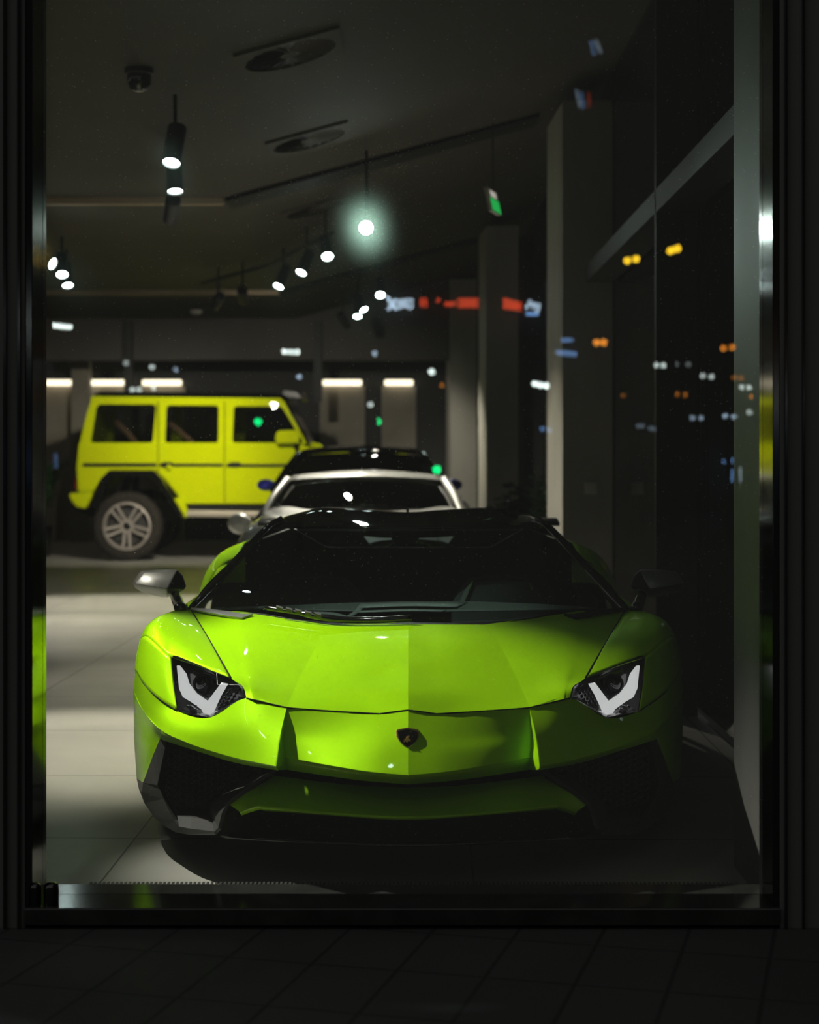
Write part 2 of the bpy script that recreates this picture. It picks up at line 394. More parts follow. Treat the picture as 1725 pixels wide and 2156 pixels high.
# above the green car
spotlight(P(361, 344, 9.7), (-1.60, 8.15, 0), 'black cylinder spotlight hanging on a stem, nearest one, top left below dome camera', power=640, cone=45, blend=0.9)
spotlight(P(369, 404, 11.0), (-1.25, 10.2, 0), 'tilted black spotlight just below and behind the nearest hanging one', power=150, cone=60, blend=0.8)
spotlight(P(358, 462, 12.5), (-3.3, 18.5, 0), 'black spotlight with hidden lens, lowest of the three hanging in a column', power=200, cone=55, blend=0.8)
# behind the window head, above the frame
spotlight((-2.45, 7.05, 3.22), (-0.32, 5.74, 0.62), 'black spotlight above the bonnet of the green sports car', power=900, cone=30, blend=0.8, col=(1.0, 0.98, 0.86))
spotlight((-0.60, 5.35, 3.30), (0.0, 6.80, 0.8), 'added unseen spotlight over the windscreen of the green sports car', power=200, cone=24, blend=0.8, col=(0.95, 1.0, 0.92))  # unseen lamp added to brighten the dashboard and the rear of the bonnet
spotlight((-2.70, 5.70, 3.25), (-1.20, 7.30, 0.5), 'added unseen spotlight above the door mirror of the green sports car', power=290, cone=27, blend=0.8)  # unseen lamp added to brighten the left mirror, wing and nearby floor
# left group
for i, (px, py, d, wd, am, pw, cn) in enumerate([(112, 556, 14.9, 'uppermost', (1.1, 13.1, 1.0), 600, 26), (131, 579, 15.8, 'middle', (-2.7, 13.6, 0), 300, 46), (143, 602, 16.8, 'lowest', (-2.8, 15.4, 0), 420, 70)]):
    p = P(px, py, d); spotlight(p, am, f'{wd} of three lit spotlights close to the left window jamb', power=pw, cone=cn, blend=0.8)
# the rail over the dark ceiling fold
RG = [(690, 541, 15.5, (-0.30, 13.4, 1.0), 650, 'rightmost lit spotlight on the bent rail, left of the glaring lamp'),
      (634, 575, 16.3, (-2.2, 14.6, 0), 120, 'second lit spotlight from the right on the bent rail'),
      (586, 604, 17.2, (-2.4, 15.6, 0), 120, 'third lit spotlight on the bent rail, at the end of the tan ceiling edge'),
      (513, 633, 18.0, (-1.9, 22.6, 1.4), 480, 'upright spotlight with hidden lens on the bent rail'),
      (452, 645, 18.6, (-3.7, 22.6, 1.4), 480, 'leftmost spotlight on the bent rail, lens hidden')]
for px, py, d, a, pw, lab in RG:
    p = P(px, py, d); spotlight(p, a, lab, power=pw, cone=58, blend=0.8)
rail('light_rail', [P(420, 604, 18.6) + Vector((0, .2, .06)), P(560, 565, 17.2) + Vector((0, .25, .06)), P(700, 495, 15.4) + Vector((0, .25, .06))], 'thin black bent light rail carrying five spotlights')
for px, py, d, am, pw, wd in [(801, 622, 20, (-0.2, 17.5, 0.5), 150, 'rightmost'), (767, 653, 21.5, (0.82, 20.2, 0.8), 500, 'second uppermost'), (753, 667, 22.3, (-0.6, 20.5, 0), 150, 'third uppermost'), (731, 687, 23.2, (0.4, 26, 1.0), 150, 'leftmost')]:
    p = P(px, py, d); spotlight(p, am, f'{wd} of four small lit spotlights below the glaring lamp', power=pw, cone=50, blend=0.8)
# the glaring lamp
p = P(771, 480, 13.0)
spotlight(p, (-0.35, 5.6, 1.75), 'glaring white spotlight pointing straight at the street window', key=True, power=110, cone=40, blend=0.8, col=(0.80, 1.0, 0.90))

# long slot light on the ceiling, left of the frame
for i, (a, b) in enumerate([((-3.6, 6.2), (-3.6, 12.5))]):
    o = MB().box((a[0]-0.02, a[1], 3.4475), (b[0]+0.02, b[1], 3.47)).build('slot_light', emis('slot_light_white', (1.0, 0.93, 0.8), 8.0))
    tag(o, 'long thin ceiling slot light left of the green sports car', 'light')
# strip lights on the back wall
for i, (a, b) in enumerate(PAN):
    p0, p1 = P(a, 800, 27.85), P(b, 812, 27.85)
    r = empty('strip_light', (0.5*(p0.x+p1.x), 27.9, p0.z), ['warm strip light on the back wall beyond the left jamb', 'leftmost visible warm strip light, cut by window jamb', 'warm strip light above the rear of the yellow off-roader', 'warm strip light above the middle of the yellow off-roader', 'long warm strip light right of the yellow off-roader', 'short rightmost warm strip light on the back wall'][i], 'light', 'warm strip lights on the back wall')
    MB().box((p0.x, 27.80, p1.z), (p1.x, 27.86, p0.z)).build('diffuser', M['strip'], r, bevel=0.02)
    MB().box((p0.x-0.01, 27.84, p0.z), (p1.x+0.01, 28.0, p0.z+0.02)).build('housing', M['lamp_black'], r)

# ------------------------------------------------------------------ ceiling fittings
def vent(px, py, label):
    sx, sz = (px-CX)/F, (HY-py)/F
    d = (3.45 + 0.27*1.25 - H) / (sz - 0.27*(sx + 0.018)); c = P(px, py, d)
    a = math.atan(0.27); ux = Vector((math.cos(a), 0, math.sin(a))); uy = Vector((0, 1, 0)); n = Vector((math.sin(a), 0, -math.cos(a)))
    r = empty('ceiling_vent', c, label, 'vent', 'square swirl air vents on the sloping ceiling')
    mb = MB(); s = 0.30; N = 40
    ring = [ux*(0.265*math.cos(2*PI*k/N)) + uy*(0.265*math.sin(2*PI*k/N)) for k in range(N)]
    sq = []
    for k in range(N):
        x, y = math.cos(2*PI*k/N), math.sin(2*PI*k/N); m_ = max(abs(x), abs(y)); sq.append(ux*(s*x/m_) + uy*(s*y/m_))
    lo = [c + v + n*0.02 for v in ring] + [c + v + n*0.02 for v in sq] + [c + v for v in ring] + [c + v for v in sq]
    fs = []
    for k in range(N):
        j = (k+1) % N
        fs += [(k, j, N+j, N+k), (N+k, N+j, 3*N+j, 3*N+k), (k, 2*N+k, 2*N+j, j)]
    mb.add(lo, fs); mb.build('vent_plate', M['ceiling'], r)
    MB().prism([c + v*0.99 + n*0.002 for v in ring], n*0.003).build('vent_cavity', M['wall_dark'], r)
    mb = MB()
    for k in range(20):
        t = 2*PI*k/20; e = ux*math.cos(t) + uy*math.sin(t); q = -ux*math.sin(t) + uy*math.cos(t)
        mb.obox(c + e*0.16 + n*0.012, e*0.095, q*0.012 + n*0.006, n*0.002)
    mb.prism([c + v*0.22 + n*0.008 for v in ring], n*0.008)
    mb.build('swirl_blade', M['ceiling'], r)
vent(610, 110, 'square swirl air vent nearest the window, top of the sloping ceiling')
vent(650, 292, 'square swirl air vent in the middle of the sloping ceiling')
vent(662, 438, 'square swirl air vent nearest the glaring lamp')
c = P(293, 152, 9.15); c.z = 3.45
r = empty('dome_camera', c, 'black dome security camera on the ceiling above the hanging spotlights', 'camera')
MB().lathe([(0, 0), (0.078, 0), (0.078, 0.028), (0.070, 0.034), (0, 0.034)], c, (0, 0, -1), 28).build('mount_ring', M['lamp_black'], r, smooth=True, auto=40)
MB().lathe([(0.066*math.cos(t*PI/16), 0.034 + 0.03 + 0.062*math.sin(t*PI/16)) if t > 0 else (0.066, 0.034) for t in range(0, 9)], c, (0, 0, -1), 28).build('dome', M['black_gloss'], r, smooth=True)
c = P(414, 652, 24.2); c.z = 3.45
r = empty('smoke_detector', c, 'small round white smoke detector on the far ceiling', 'detector')
MB().lathe([(0, 0), (0.09, 0), (0.09, 0.03), (0.06, 0.06), (0, 0.065)], c, (0, 0, -1), 24).build('detector_body', M['white'], r, smooth=True, auto=40)
MB().lathe([(0.062, 0.045), (0.07, 0.05), (0.062, 0.058)], c, (0, 0, -1), 24).build('grille_ring', M['lamp_black'], r)
# exit sign seen almost edge-on
c = P(1038, 425, 13.6)
r = empty('exit_sign', c + Vector((0, 0, 0.10)), 'small green and white emergency exit sign hanging left of the column', 'sign')
tx, nx_ = Vector((.28, .96, 0)), Vector((.96, -.28, 0)); uz = Vector((-.02, 0, 0.092))
MB().obox(c, tx*0.155, nx_*0.016, uz).build('sign_box', M['white'], r)
MB().obox(c + nx_*0.0165 - uz*0.35, tx*0.148, nx_*0.001, uz*0.55).build('sign_face', M['exit_green'], r)
MB().obox(c + nx_*0.0165 + uz*0.62, tx*0.10, nx_*0.001, uz*0.28).build('arrow_panel', M['exit_white'], r)
MB().tube([c + Vector((0, 0, 0.08)), (c.x, c.y, ceil_z(c.x, c.y))], 0.006, 6).build('hanger_rod', M['lamp_black'], r)
# light switch on the first column
c = P(1244, 1028, 12.69)
r = empty('light_switch', c + Vector((0, 0, -0.05)), 'square pale light switch plate on the front of the big column', 'switch')
MB().box((c.x-0.046, c.y-0.014, c.z-0.046), (c.x+0.046, c.y+0.009, c.z+0.046)).build('switch_plate', M['white'], r, bevel=0.004)
MB().box((c.x-0.03, c.y-0.019, c.z-0.03), (c.x+0.03, c.y-0.013, c.z+0.03)).build('rocker', M['white'], r, bevel=0.003)

# ------------------------------------------------------------------ plants
def plant(x, y, h, spread, n, label, seed):
    rd = random.Random(seed)
    r = empty('potted_plant', (x, y, 0), label, 'plant')
    MB().lathe([(0, 0.0), (0.17, 0), (0.21, 0.42), (0.19, 0.42), (0.18, 0.38), (0, 0.38)], (x, y, 0), (0, 0, 1), 24).build('pot', M['pot'], r, smooth=True, auto=40)
    st = MB(); lf = MB()
    for k in range(n):
        a = rd.uniform(0, 2*PI); rr = rd.uniform(0.2, 1)*spread; top = Vector((x + rr*math.cos(a), y + rr*math.sin(a), h*rd.uniform(0.72, 1.0)))
        base = Vector((x + 0.05*math.cos(a), y + 0.05*math.sin(a), 0.38)); mid = base.lerp(top, 0.5) + Vector((0, 0, 0.08))
        pts = spline([base, mid, top], 4); st.tube(pts, 0.006, 5)
        for q in pts[3:]:
            for j in range(3):
                b = rd.uniform(0, 2*PI); L = rd.uniform(0.08, 0.16); dv = Vector((math.cos(b), math.sin(b), rd.uniform(-0.3, 0.7))).normalized()
                sd = dv.cross(Vector((0, 0, 1))).normalized()*L*0.28; up = Vector((0, 0, 0.012))
                lf.add([q, q + dv*L*0.45 + sd + up, q + dv*L, q + dv*L*0.45 - sd + up, q + dv*L*0.45 - up*0.3], [(0, 1, 4), (1, 2, 4), (2, 3, 4), (3, 0, 4)])
    st.build('stem', M['leaf'], r, smooth=True); lf.build('foliage', M['leaf'], r, solid=0.003)
plant(0.94, 15.6, 1.10, 0.22, 18, 'dark leafy plant between the two concrete columns', 3)
plant(1.12, 14.2, 1.25, 0.14, 12, 'dark leafy plant close behind the big column', 5)
plant(-5.15, 23.6, 1.35, 0.35, 22, 'dark bushy plant behind the tail of the yellow off-roader', 4)

# ------------------------------------------------------------------ wheels
def wheel(parent, c, ax, R, W, rim_r, spokes, tyre_m, name='wheel', double=True, rim_m=None):
    """c: centre of the wheel, ax: unit vector pointing outwards"""
    c = Vector(c); ax = Vector(ax).normalized(); h = W/2
    o = MB().lathe([(rim_r, -h*0.8), (R*0.86, -h), (R*0.97, -h*0.86), (R, -h*0.6), (R, h*0.6), (R*0.97, h*0.86), (R*0.86, h), (rim_r*1.03, h*0.9), (rim_r, h*0.78)], c, ax, 48).build(name, tyre_m, parent, smooth=True, auto=50)
    par = o; off = wloc(parent)
    m = MB().lathe([(rim_r*1.01, h*0.82), (rim_r*0.95, h*0.84), (rim_r*0.90, h*0.74), (rim_r*0.88, -h*0.6)], c, ax, 40)
    u = ax.cross(Vector((0, 0, 1))).normalized(); q = ax.cross(u)
    for k in range(spokes):
        t = 2*PI*k/spokes + 0.3
        for s in ((-1, 1) if double else (0,)):
            e0 = u*math.cos(t) + q*math.sin(t); t2 = t + s*0.16; e1 = u*math.cos(t2) + q*math.sin(t2); pr = -u*math.sin(t) + q*math.cos(t)
            a = c + e0*rim_r*0.22 + pr*s*rim_r*0.09 + ax*h*0.62; b = c + e1*rim_r*0.93 + ax*h*0.76
            dv = (b - a); sd = dv.cross(ax).normalized()
            m.obox((a+b)/2, dv/2, sd*rim_r*0.055, ax*0.012)
    m.lathe([(0, h*0.70), (rim_r*0.24, h*0.70), (rim_r*0.28, h*0.6), (rim_r*0.28, h*0.4)], c, ax, 24)
    m.build('rim', rim_m or M['alloy'], par, smooth=True, auto=30)
    MB().lathe([(0, h*0.2), (rim_r*0.8, h*0.2), (rim_r*0.8, h*0.05), (0, h*0.05)], c, ax, 24).build('brake_disc', M['trim_grey'], par)
    MB().lathe([(0, h*0.76), (rim_r*0.14, h*0.75), (rim_r*0.17, h*0.68)], c, ax, 20).build('hub_cap', M['black_gloss'], par, smooth=True)
    return o

# ------------------------------------------------------------------ the green sports car
CARX = -0.0045
car = empty('sports_car', (CARX, 6.23, 0), 'lime green low wedge-shaped sports car facing the street window', 'car')
def L(px, py, d): return Vector(((px - 860)*d/F + CARX, d, H - (py - HY)*d/F))
def LG(rows): return [[L(*p) for p in r] for r in rows]
def mx(v): return Vector((2*CARX - v.x, v.y, v.z))
def mrows(rows): return [[mx(p) for p in r] for r in rows]
def zrow(z, pts):  # (px, d) at height z
    return [L(px, HY + (H - z)*F/d, d) for px, d in pts]
def side_part(name, gridlist, m, mu=5, mv=5, both=True, solid=0.004, label=None):
    out = []
    for mir in ((False, True) if both else (False,)):
        mb = MB()
        for g in gridlist:
            rows = surf(LG(g), mu, mv); mb.grid(mrows(rows) if mir else rows)
        o = mb.build(name, m, car, smooth=True, solid=solid, weld=False); out.append(o)
    return out
# bonnet: raised centre between two creases, folded along the middle
CA = [(605,1490,5.42),(617,1460,5.54),(632,1427,5.68),(650,1392,5.84),(672,1352,6.03),(698,1316,6.27)]
HA = [CA,
      [(730,1499,5.37),(738,1463,5.52),(743,1424,5.67),(752,1386,5.83),(762,1347,6.03),(776,1316,6.26)],
      [(800,1503,5.335),(803,1463,5.48),(806,1424,5.64),(812,1385,5.80),(818,1346,6.01),(824,1315.5,6.255)],
      [(860,1495,5.32),(860,1457,5.47),(860,1420,5.62),(860,1381,5.80),(860,1344,5.99),(860,1315,6.25)]]
HB = [[(520,1470,5.50),(512,1446,5.57),(487,1428,5.72),(463,1386,5.95),(438,1343,6.25),(403,1285,6.70)],
      [(528,1472,5.485),(524,1448,5.585),(510,1427,5.72),(496,1385,5.94),(481,1343,6.22),(462,1287,6.61)],
      [(537,1474,5.47),(535,1450,5.58),(533,1425,5.72),(529,1387,5.92),(525,1345,6.17),(520,1290,6.51)],
      [(570,1482,5.445),(576,1455,5.56),(583,1426.5,5.70),(592,1387,5.88),(600,1347,6.10),(608,1303,6.39)],
      CA]
def lift(row, k): return [row[0]] + [(x, y, d - k) for x, y, d in row[1:5]] + [row[5]]
HA = [HA[0], lift(HA[1], .045), lift(HA[2], .042), lift(HA[3], .045)]
HB = [HB[0], HB[1], lift(HB[2], .028), lift(HB[3], .008), HB[4]]
HB[1] = [tuple(.5*(p + q) for p, q in zip(u, v)) for u, v in zip(HB[0], HB[2])]
mb = MB()
for mir in (False, True):
    for g in (HA, HB):
        r = surf(LG(g), 6, 6); mb.grid(mrows(r) if mir else r)
hood = mb.build('bonnet', M['lime'], car, smooth=True, solid=0.004, weld=True)
# nose: centre of the bumper
NA = [[(605,1490,5.42),(599,1540,5.375),(597.5,1562,5.355),(602,1594,5.32)],
      [(730,1499,5.37),(715,1548,5.30),(705,1576,5.255),(700,1612,5.20)],
      [(800,1503,5.335),(795,1553,5.245),(788,1585,5.19),(782,1625,5.13)],
      [(860,1495,5.32),(860,1546,5.23),(860,1588,5.165),(860,1632,5.10)]]
NB = [[(602,1594,5.32),(604,1607,5.33),(607,1620,5.37)],[(700,1612,5.20),(700,1622,5.21),(700,1634,5.25)],
      [(782,1625,5.13),(782,1634,5.14),(782,1644,5.185)],[(860,1632,5.10),(860,1641,5.11),(860,1650,5.155)]]
NF = [[(605,1491,5.42),(596,1525,5.36),(588,1562,5.30),(582,1613,5.23),(586,1621,5.25)],
      [(604.5,1491,5.42),(598,1527,5.37),(592,1563,5.325),(592,1605,5.28),(596,1621,5.31)],
      [(605,1490,5.42),(600,1527,5.385),(597.5,1562,5.355),(602,1594,5.32),(607,1620,5.37)]]
# bumper side panels
B1 = [[(287,1413,6.18),(284.5,1432,6.20),(282,1453,6.21)],
      [(320,1459,5.95),(311,1480,5.97),(305,1498,5.99)],
      [(374,1498,5.80),(356,1518,5.78),(341,1538,5.78)],
      [(443,1512,5.58),(426,1541,5.55),(402,1566,5.57)],
      [(520,1470,5.50),(510,1533,5.415),(492,1594,5.37)],
      [(605,1490,5.42),(591,1550,5.32),(583,1613,5.23)]]
B2 = [[(341,1538,5.78),(340,1547,5.79),(338,1556,5.83)],[(402,1566,5.57),(402,1570,5.58),(402,1576,5.61)],[(492,1594,5.37),(493,1598,5.38),(494,1604,5.42)],[(583,1613,5.23),(584,1617,5.24),(586,1621,5.27)]]
B3 = [[(282,1453,6.21),(292,1478,6.10),(305,1498,5.99),(322,1520,5.87),(341,1538,5.78)],
      [(283,1500,6.22),(292,1512,6.12),(304,1526,6.01),(320,1543,5.90),(338,1556,5.83)],
      [(284,1560,6.21),(291,1570,6.12),(300,1580,6.02),(312,1588,5.93),(325,1590,5.87)],
      [(289,1638,6.16),(292,1641,6.11),(296,1643,6.06),(299,1646,6.00),(303,1647,5.95)]]
mb = MB()
for mir in (False, True):
    for g in (NA, NB, NF, B1, B2, B3):
        r = surf(LG(g), 5, 5); mb.grid(mrows(r) if mir else r)
bumper = mb.build('front_bumper', M['lime'], car, smooth=True, solid=0.004, weld=True)
# wings over the front wheels
FA = [[(374,1498,5.80),(366,1440,5.91),(360,1383,6.0)],
      [(350,1484,5.86),(346,1426,5.95),(345,1371,6.04)],
      [(320,1459,5.95),(320,1408,6.03),(325,1352,6.11)],
      [(300,1435,6.06),(302,1392,6.12),(309,1340,6.19)],
      [(287,1413,6.18),(290,1380,6.24),(299,1343,6.30)],
      [(284,1420,6.30),(287,1385,6.36),(295,1347,6.42)]]
FB = [[(487,1428,5.72),(463,1386,5.95),(438,1343,6.25),(403,1285,6.70)],
      [(440,1410,5.82),(428,1372,6.02),(416,1328,6.30),(395,1284,6.70)],
      [(400,1396,5.91),(396,1357,6.08),(394,1317,6.33),(384,1284,6.70)],
      [(360,1383,6.0),(366,1342,6.13),(374,1307,6.35),(374,1285,6.70)],
      [(345,1371,6.04),(348,1330,6.17),(360,1300,6.38),(366,1287,6.70)],
      [(325,1352,6.11),(332,1318,6.22),(346,1296,6.42),(358,1290,6.70)],
      [(309,1340,6.19),(318,1316,6.28),(334,1299,6.46),(350,1296,6.72)],
      [(299,1343,6.30),(309,1320,6.37),(327,1303,6.52),(345,1303,6.76)],
      [(295,1347,6.42),(306,1326,6.47),(324,1310,6.60),(342,1312,6.80)]]
for mir in (False, True):
    mb = MB()
    for g in (FA, FB):
        r = surf(LG(g), 5, 5); mb.grid(mrows(r) if mir else r)
    # flank behind the arch down to the sill
    fl = [[Vector((-0.985+CARX, 6.42, .62)), Vector((-0.965+CARX, 6.62, .70)), Vector((-0.95+CARX, 6.80, .74))],
          [Vector((-0.99+CARX, 6.58, .52)), Vector((-0.975+CARX, 6.70, .50)), Vector((-0.96+CARX, 6.82, .50))],
          [Vector((-0.98+CARX, 6.62, .22)), Vector((-0.975+CARX, 6.72, .18)), Vector((-0.97+CARX, 6.84, .18))]]
    r = surf(fl, 4, 4); mb.grid(mrows(r) if mir else r)
    mb.build('front_wing', M['lime'], car, smooth=True, solid=0.004)
# doors, rear haunches and tail
def V(x, y, z): return Vector((x + CARX, y, z))
DS = [[V(-.865,6.76,.775), V(-.85,7.2,.80), V(-.835,7.6,.83), V(-.825,7.95,.875)],
      [V(-.93,6.80,.74), V(-.915,7.2,.745), V(-.90,7.6,.76), V(-.90,7.95,.83)],
      [V(-.96,6.83,.50), V(-.955,7.2,.50), V(-.95,7.6,.52), V(-.97,7.95,.62)],
      [V(-.965,6.84,.20), V(-.97,7.2,.18), V(-.98,7.6,.18), V(-.99,7.95,.18)]]
HS = [[V(-.80,7.95,.90), V(-.80,8.3,.945), V(-.80,8.7,.945), V(-.79,9.3,.90), V(-.77,9.85,.85)],
      [V(-.86,7.95,.87), V(-.915,8.3,.895), V(-.90,8.7,.90), V(-.87,9.3,.87), V(-.83,9.85,.82)],
      [V(-.92,7.95,.80), V(-.985,8.3,.80), V(-.99,8.7,.82), V(-.96,9.3,.79), V(-.89,9.85,.76)],
      [V(-.96,7.95,.66), V(-1.022,8.3,.66), V(-1.03,8.7,.70), V(-1.0,9.3,.66), V(-.91,9.85,.66)],
      [V(-.985,7.95,.42), V(-1.02,8.3,.46), V(-1.03,8.7,.62), V(-1.0,9.3,.58), V(-.90,9.85,.50)]]
for mir in (False, True):
    r = surf(DS, 5, 5); MB().grid(mrows(r) if mir else r).build('door', M['lime'], car, smooth=True, solid=0.004)
for mir in (False, True):
    r = surf(HS, 5, 5); MB().grid(mrows(r) if mir else r).build('rear_wing', M['lime'], car, smooth=True, solid=0.004)
ED = [[V(-.80,8.3,.945), V(-.62,8.38,.97), V(-.3,8.42,.875), V(0,8.42,.87), V(.3,8.42,.875), V(.62,8.38,.97), V(.80,8.3,.945)],
      [V(-.80,9.0,.925), V(-.62,9.0,.95), V(-.3,9.0,.90), V(0,9.0,.895), V(.3,9.0,.90), V(.62,9.0,.95), V(.80,9.0,.925)],
      [V(-.77,9.85,.85), V(-.6,9.9,.86), V(-.3,9.93,.86), V(0,9.94,.86), V(.3,9.93,.86), V(.6,9.9,.86), V(.77,9.85,.85)],
      [V(-.76,9.92,.45), V(-.6,9.95,.45), V(-.3,9.96,.45), V(0,9.97,.45), V(.3,9.96,.45), V(.6,9.95,.45), V(.76,9.92,.45)]]
MB().grid(surf(ED, 4, 5)).build('engine_cover', M['carbon'], car, smooth=True, solid=0.004)
for y, za, zb in ((8.96, .905, .985), (9.10, .90, 1.005)):
    MB().box((-.60+CARX, y, za), (.60+CARX, y+.03, zb)).build('rear_louver', M['black'], car, bevel=0.004)
# spoiler on the tail
mb = MB()
wv = [[V(x, 9.70 + 0.02*abs(x), .985 + 0.012*(1-abs(x)/.86)), V(x, 9.92, 1.005 + 0.012*(1-abs(x)/.86)), V(x, 10.0, .985)] for x in (-.86, -.5, 0, .5, .86)]
mb.grid(surf(wv, 3, 4)); sp = mb.build('spoiler', M['trim_grey'], car, smooth=True, solid=0.02)
MB().box((-.52+CARX, 9.75, .80), (-.48+CARX, 9.90, .99)).build('spoiler_strut', M['black'], sp)
MB().box((.48+CARX, 9.75, .80), (.52+CARX, 9.90, .99)).build('spoiler_strut', M['black'], sp)
# floor pan and dark core under the skin
MB().prism([V(-.70, 6.05, .15), V(-.70, 6.05, .52), V(-.70, 6.2, .62), V(-.70, 6.6, .66), V(-.70, 8.2, .60), V(-.70, 9.9, .70), V(-.70, 9.9, .30), V(-.70, 8.0, .13)], (1.40, 0, 0)).build('floor_pan', M['black'], car)
# roof
RF = [[(572,1113,7.30),(640,1111,7.25),(700,1111,7.22),(780,1112,7.2),(860,1113,7.2)],
      [(584,1100,7.42),(640,1093,7.42),(695,1090,7.42),(780,1093,7.42),(860,1096,7.42)],
      [(603,1088,7.66),(642,1078,7.70),(690,1070.5,7.72),(780,1075,7.72),(860,1080,7.72)],
      [(618,1091,8.0),(650,1082,8.0),(695,1075,8.0),(780,1079,8.0),(860,1083,8.0)],
      [(630,1112,8.38),(655,1106,8.38),(700,1100,8.4),(780,1100,8.4),(860,1100,8.4)]]
mb = MB()
full = [[L(*p) for p in r] + [mx(L(*p)) for p in r[-2::-1]] for r in RF]
roof = mb.grid(surf(full, 5, 5)).build('roof', M['carbon'], car, smooth=True, solid=0.006)
a, b = L(858, 1081, 7.70), L(858, 1070, 7.73)
MB().prism([a + Vector((-.006,0,-.004)), a + Vector((.006,0,-.004)), a + Vector((.006,0.0,.022)), a + Vector((-.004,0.0,.022))], (0, 0.05, 0)).build('roof_antenna', M['trim_grey'], roof)
# windscreen
WS = [[(411,1281,6.66),(480,1288,6.56),(560,1295,6.47),(690,1306,6.36),(860,1309,6.32)],
      [(455,1235,6.87),(520,1238,6.80),(595,1243,6.73),(712,1247,6.645),(860,1249,6.61)],
      [(510,1176,7.07),(570,1177,7.02),(630,1180,6.97),(737,1183,6.91),(860,1184,6.89)],
      [(573,1112,7.29),(640,1111,7.25),(700,1111,7.22),(780,1112,7.2),(860,1113,7.2)]]
full = [[L(*p) for p in r] + [mx(L(*p)) for p in r[-2::-1]] for r in WS]
wsf = MB().grid(surf(full, 5, 5)).build('windscreen', M['car_glass'], car, smooth=True)
# pillars beside the windscreen
for mir in (False, True):
    inn = [L(*p) for p in ((409,1282,6.66),(453,1237,6.87),(508,1178,7.08),(570,1113,7.29),(600,1098,7.42))]
    out = [L(*p) for p in ((398,1284,6.72),(440,1238,6.93),(495,1177,7.15),(556,1116,7.38),(592,1090,7.60))]
    ri, ro = spline(inn, 6), spline(out, 6)
    md = [a.lerp(b, .5) + Vector((-.006, -.012, .012)) for a, b in zip(ri, ro)]
    rows = [ri, md, ro]
    if mir: rows = mrows(rows)
    pl = MB().grid(rows).build('windscreen_pillar', M['carbon'], car, smooth=True, solid=0.012)
    ed = [p + Vector((0.004, -.006, .004)) for p in ri]
    if mir: ed = [mx(p) for p in ed]
    MB().tube(ed, 0.0028, 6).build('pillar_highlight', M['chrome'], pl, smooth=True)  # bright bead drawn in for the thin highlight along the pillar
# side windows and roof rail
for mir in (False, True):
    g = [[V(-.86,6.84,.785), V(-.845,7.2,.81), V(-.83,7.6,.84), V(-.82,7.95,.88), V(-.80,8.35,.94)],
         [V(-.80,6.98,.87), V(-.72,7.25,.95), V(-.69,7.6,.98), V(-.69,7.95,.99), V(-.70,8.35,.98)],
         [V(-.62,7.34,1.045), V(-.60,7.5,1.07), V(-.575,7.66,1.09), V(-.555,8.0,1.08), V(-.56,8.38,1.03)]]
    r = surf(g, 4, 4); MB().grid(mrows(r) if mir else r).build('side_window', M['side_glass'], car, smooth=True, solid=0.004)
# cowl under the windscreen and wiper
CW = [[(411,1281,6.66),(480,1289,6.56),(560,1297,6.465),(690,1311,6.345),(860,1312,6.31)],
      [(408,1283,6.65),(480,1290,6.55),(556,1294,6.45),(698,1318,6.275),(860,1318.5,6.262)]]
full = [[L(*p) for p in r] + [mx(L(*p)) for p in r[-2::-1]] for r in CW]
MB().grid(surf(full, 4, 2)).build('cowl', M['black'], car, smooth=True, solid=0.006)
bl = spline([L(560,1280,6.45), L(620,1289,6.37), L(700,1303,6.27), L(780,1306,6.24), L(868,1302,6.24)], 6)
wp = MB().tube(bl, [0.010]*8 + [0.013]*(len(bl)-8), 8).build('wiper', M['black_gloss'], car, smooth=True)
br = MB()
for k in range(5):
    p = L(590 + 20*k, 1283.5 + 3.5*k, 6.385 - .026*k); br.obox(p + Vector((0, -.012, .006)), (.013, -.008, -.003), (0, .004, .003), (0, -.002, .006))
br.build('wiper_frame', M['trim_grey'], wp, bevel=0.001)
# bonnet corner blades: lit one satin grey, shaded one coloured black
for mir in (False, True):
    up = [(404,1283.5,6.68),(440,1286,6.60),(480,1291,6.52),(512,1297,6.455),(533,1297,6.45)]
    lo = [(404,1287,6.67),(440,1294,6.57),(480,1301,6.475),(505,1305,6.425),(511,1305,6.42)]
    rows = [[L(*p) + Vector((0, -.010, .006)) for p in r] for r in (up, lo)]
    if mir: rows = mrows(rows)
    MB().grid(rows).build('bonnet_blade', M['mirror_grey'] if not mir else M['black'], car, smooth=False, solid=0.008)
# seams
def seam(pts, r=0.0024, mat_=None, mir=True):
    for k in ((False, True) if mir else (False,)):
        p = [L(*q) for q in pts]; p = spline(p, 6)
        if k: p = [mx(q) for q in p]
        MB().tube(p, r, 6).build('panel_gap', mat_ or M['seam'], car, smooth=True)
def poly_seam(pts, r=0.0024):
    for k in (False, True):
        p = [L(*q) for q in pts]
        if k: p = [mx(q) for q in p]
        MB().tube(p, r, 6).build('panel_gap', M['seam'], car, smooth=True)
poly_seam([(520,1470,5.497),(537,1474,5.467),(570,1482,5.442),(605,1490,5.417),(660,1494.5,5.396),(730,1499,5.367),(800,1503,5.332),(830,1498.5,5.324),(860,1495,5.317)])
seam([(487,1428,5.715),(463,1386,5.945),(438,1343,6.245),(403,1285,6.69)], 0.0034)
seam([(287,1413,6.176),(320,1459,5.946),(374,1498,5.796)], 0.0016)
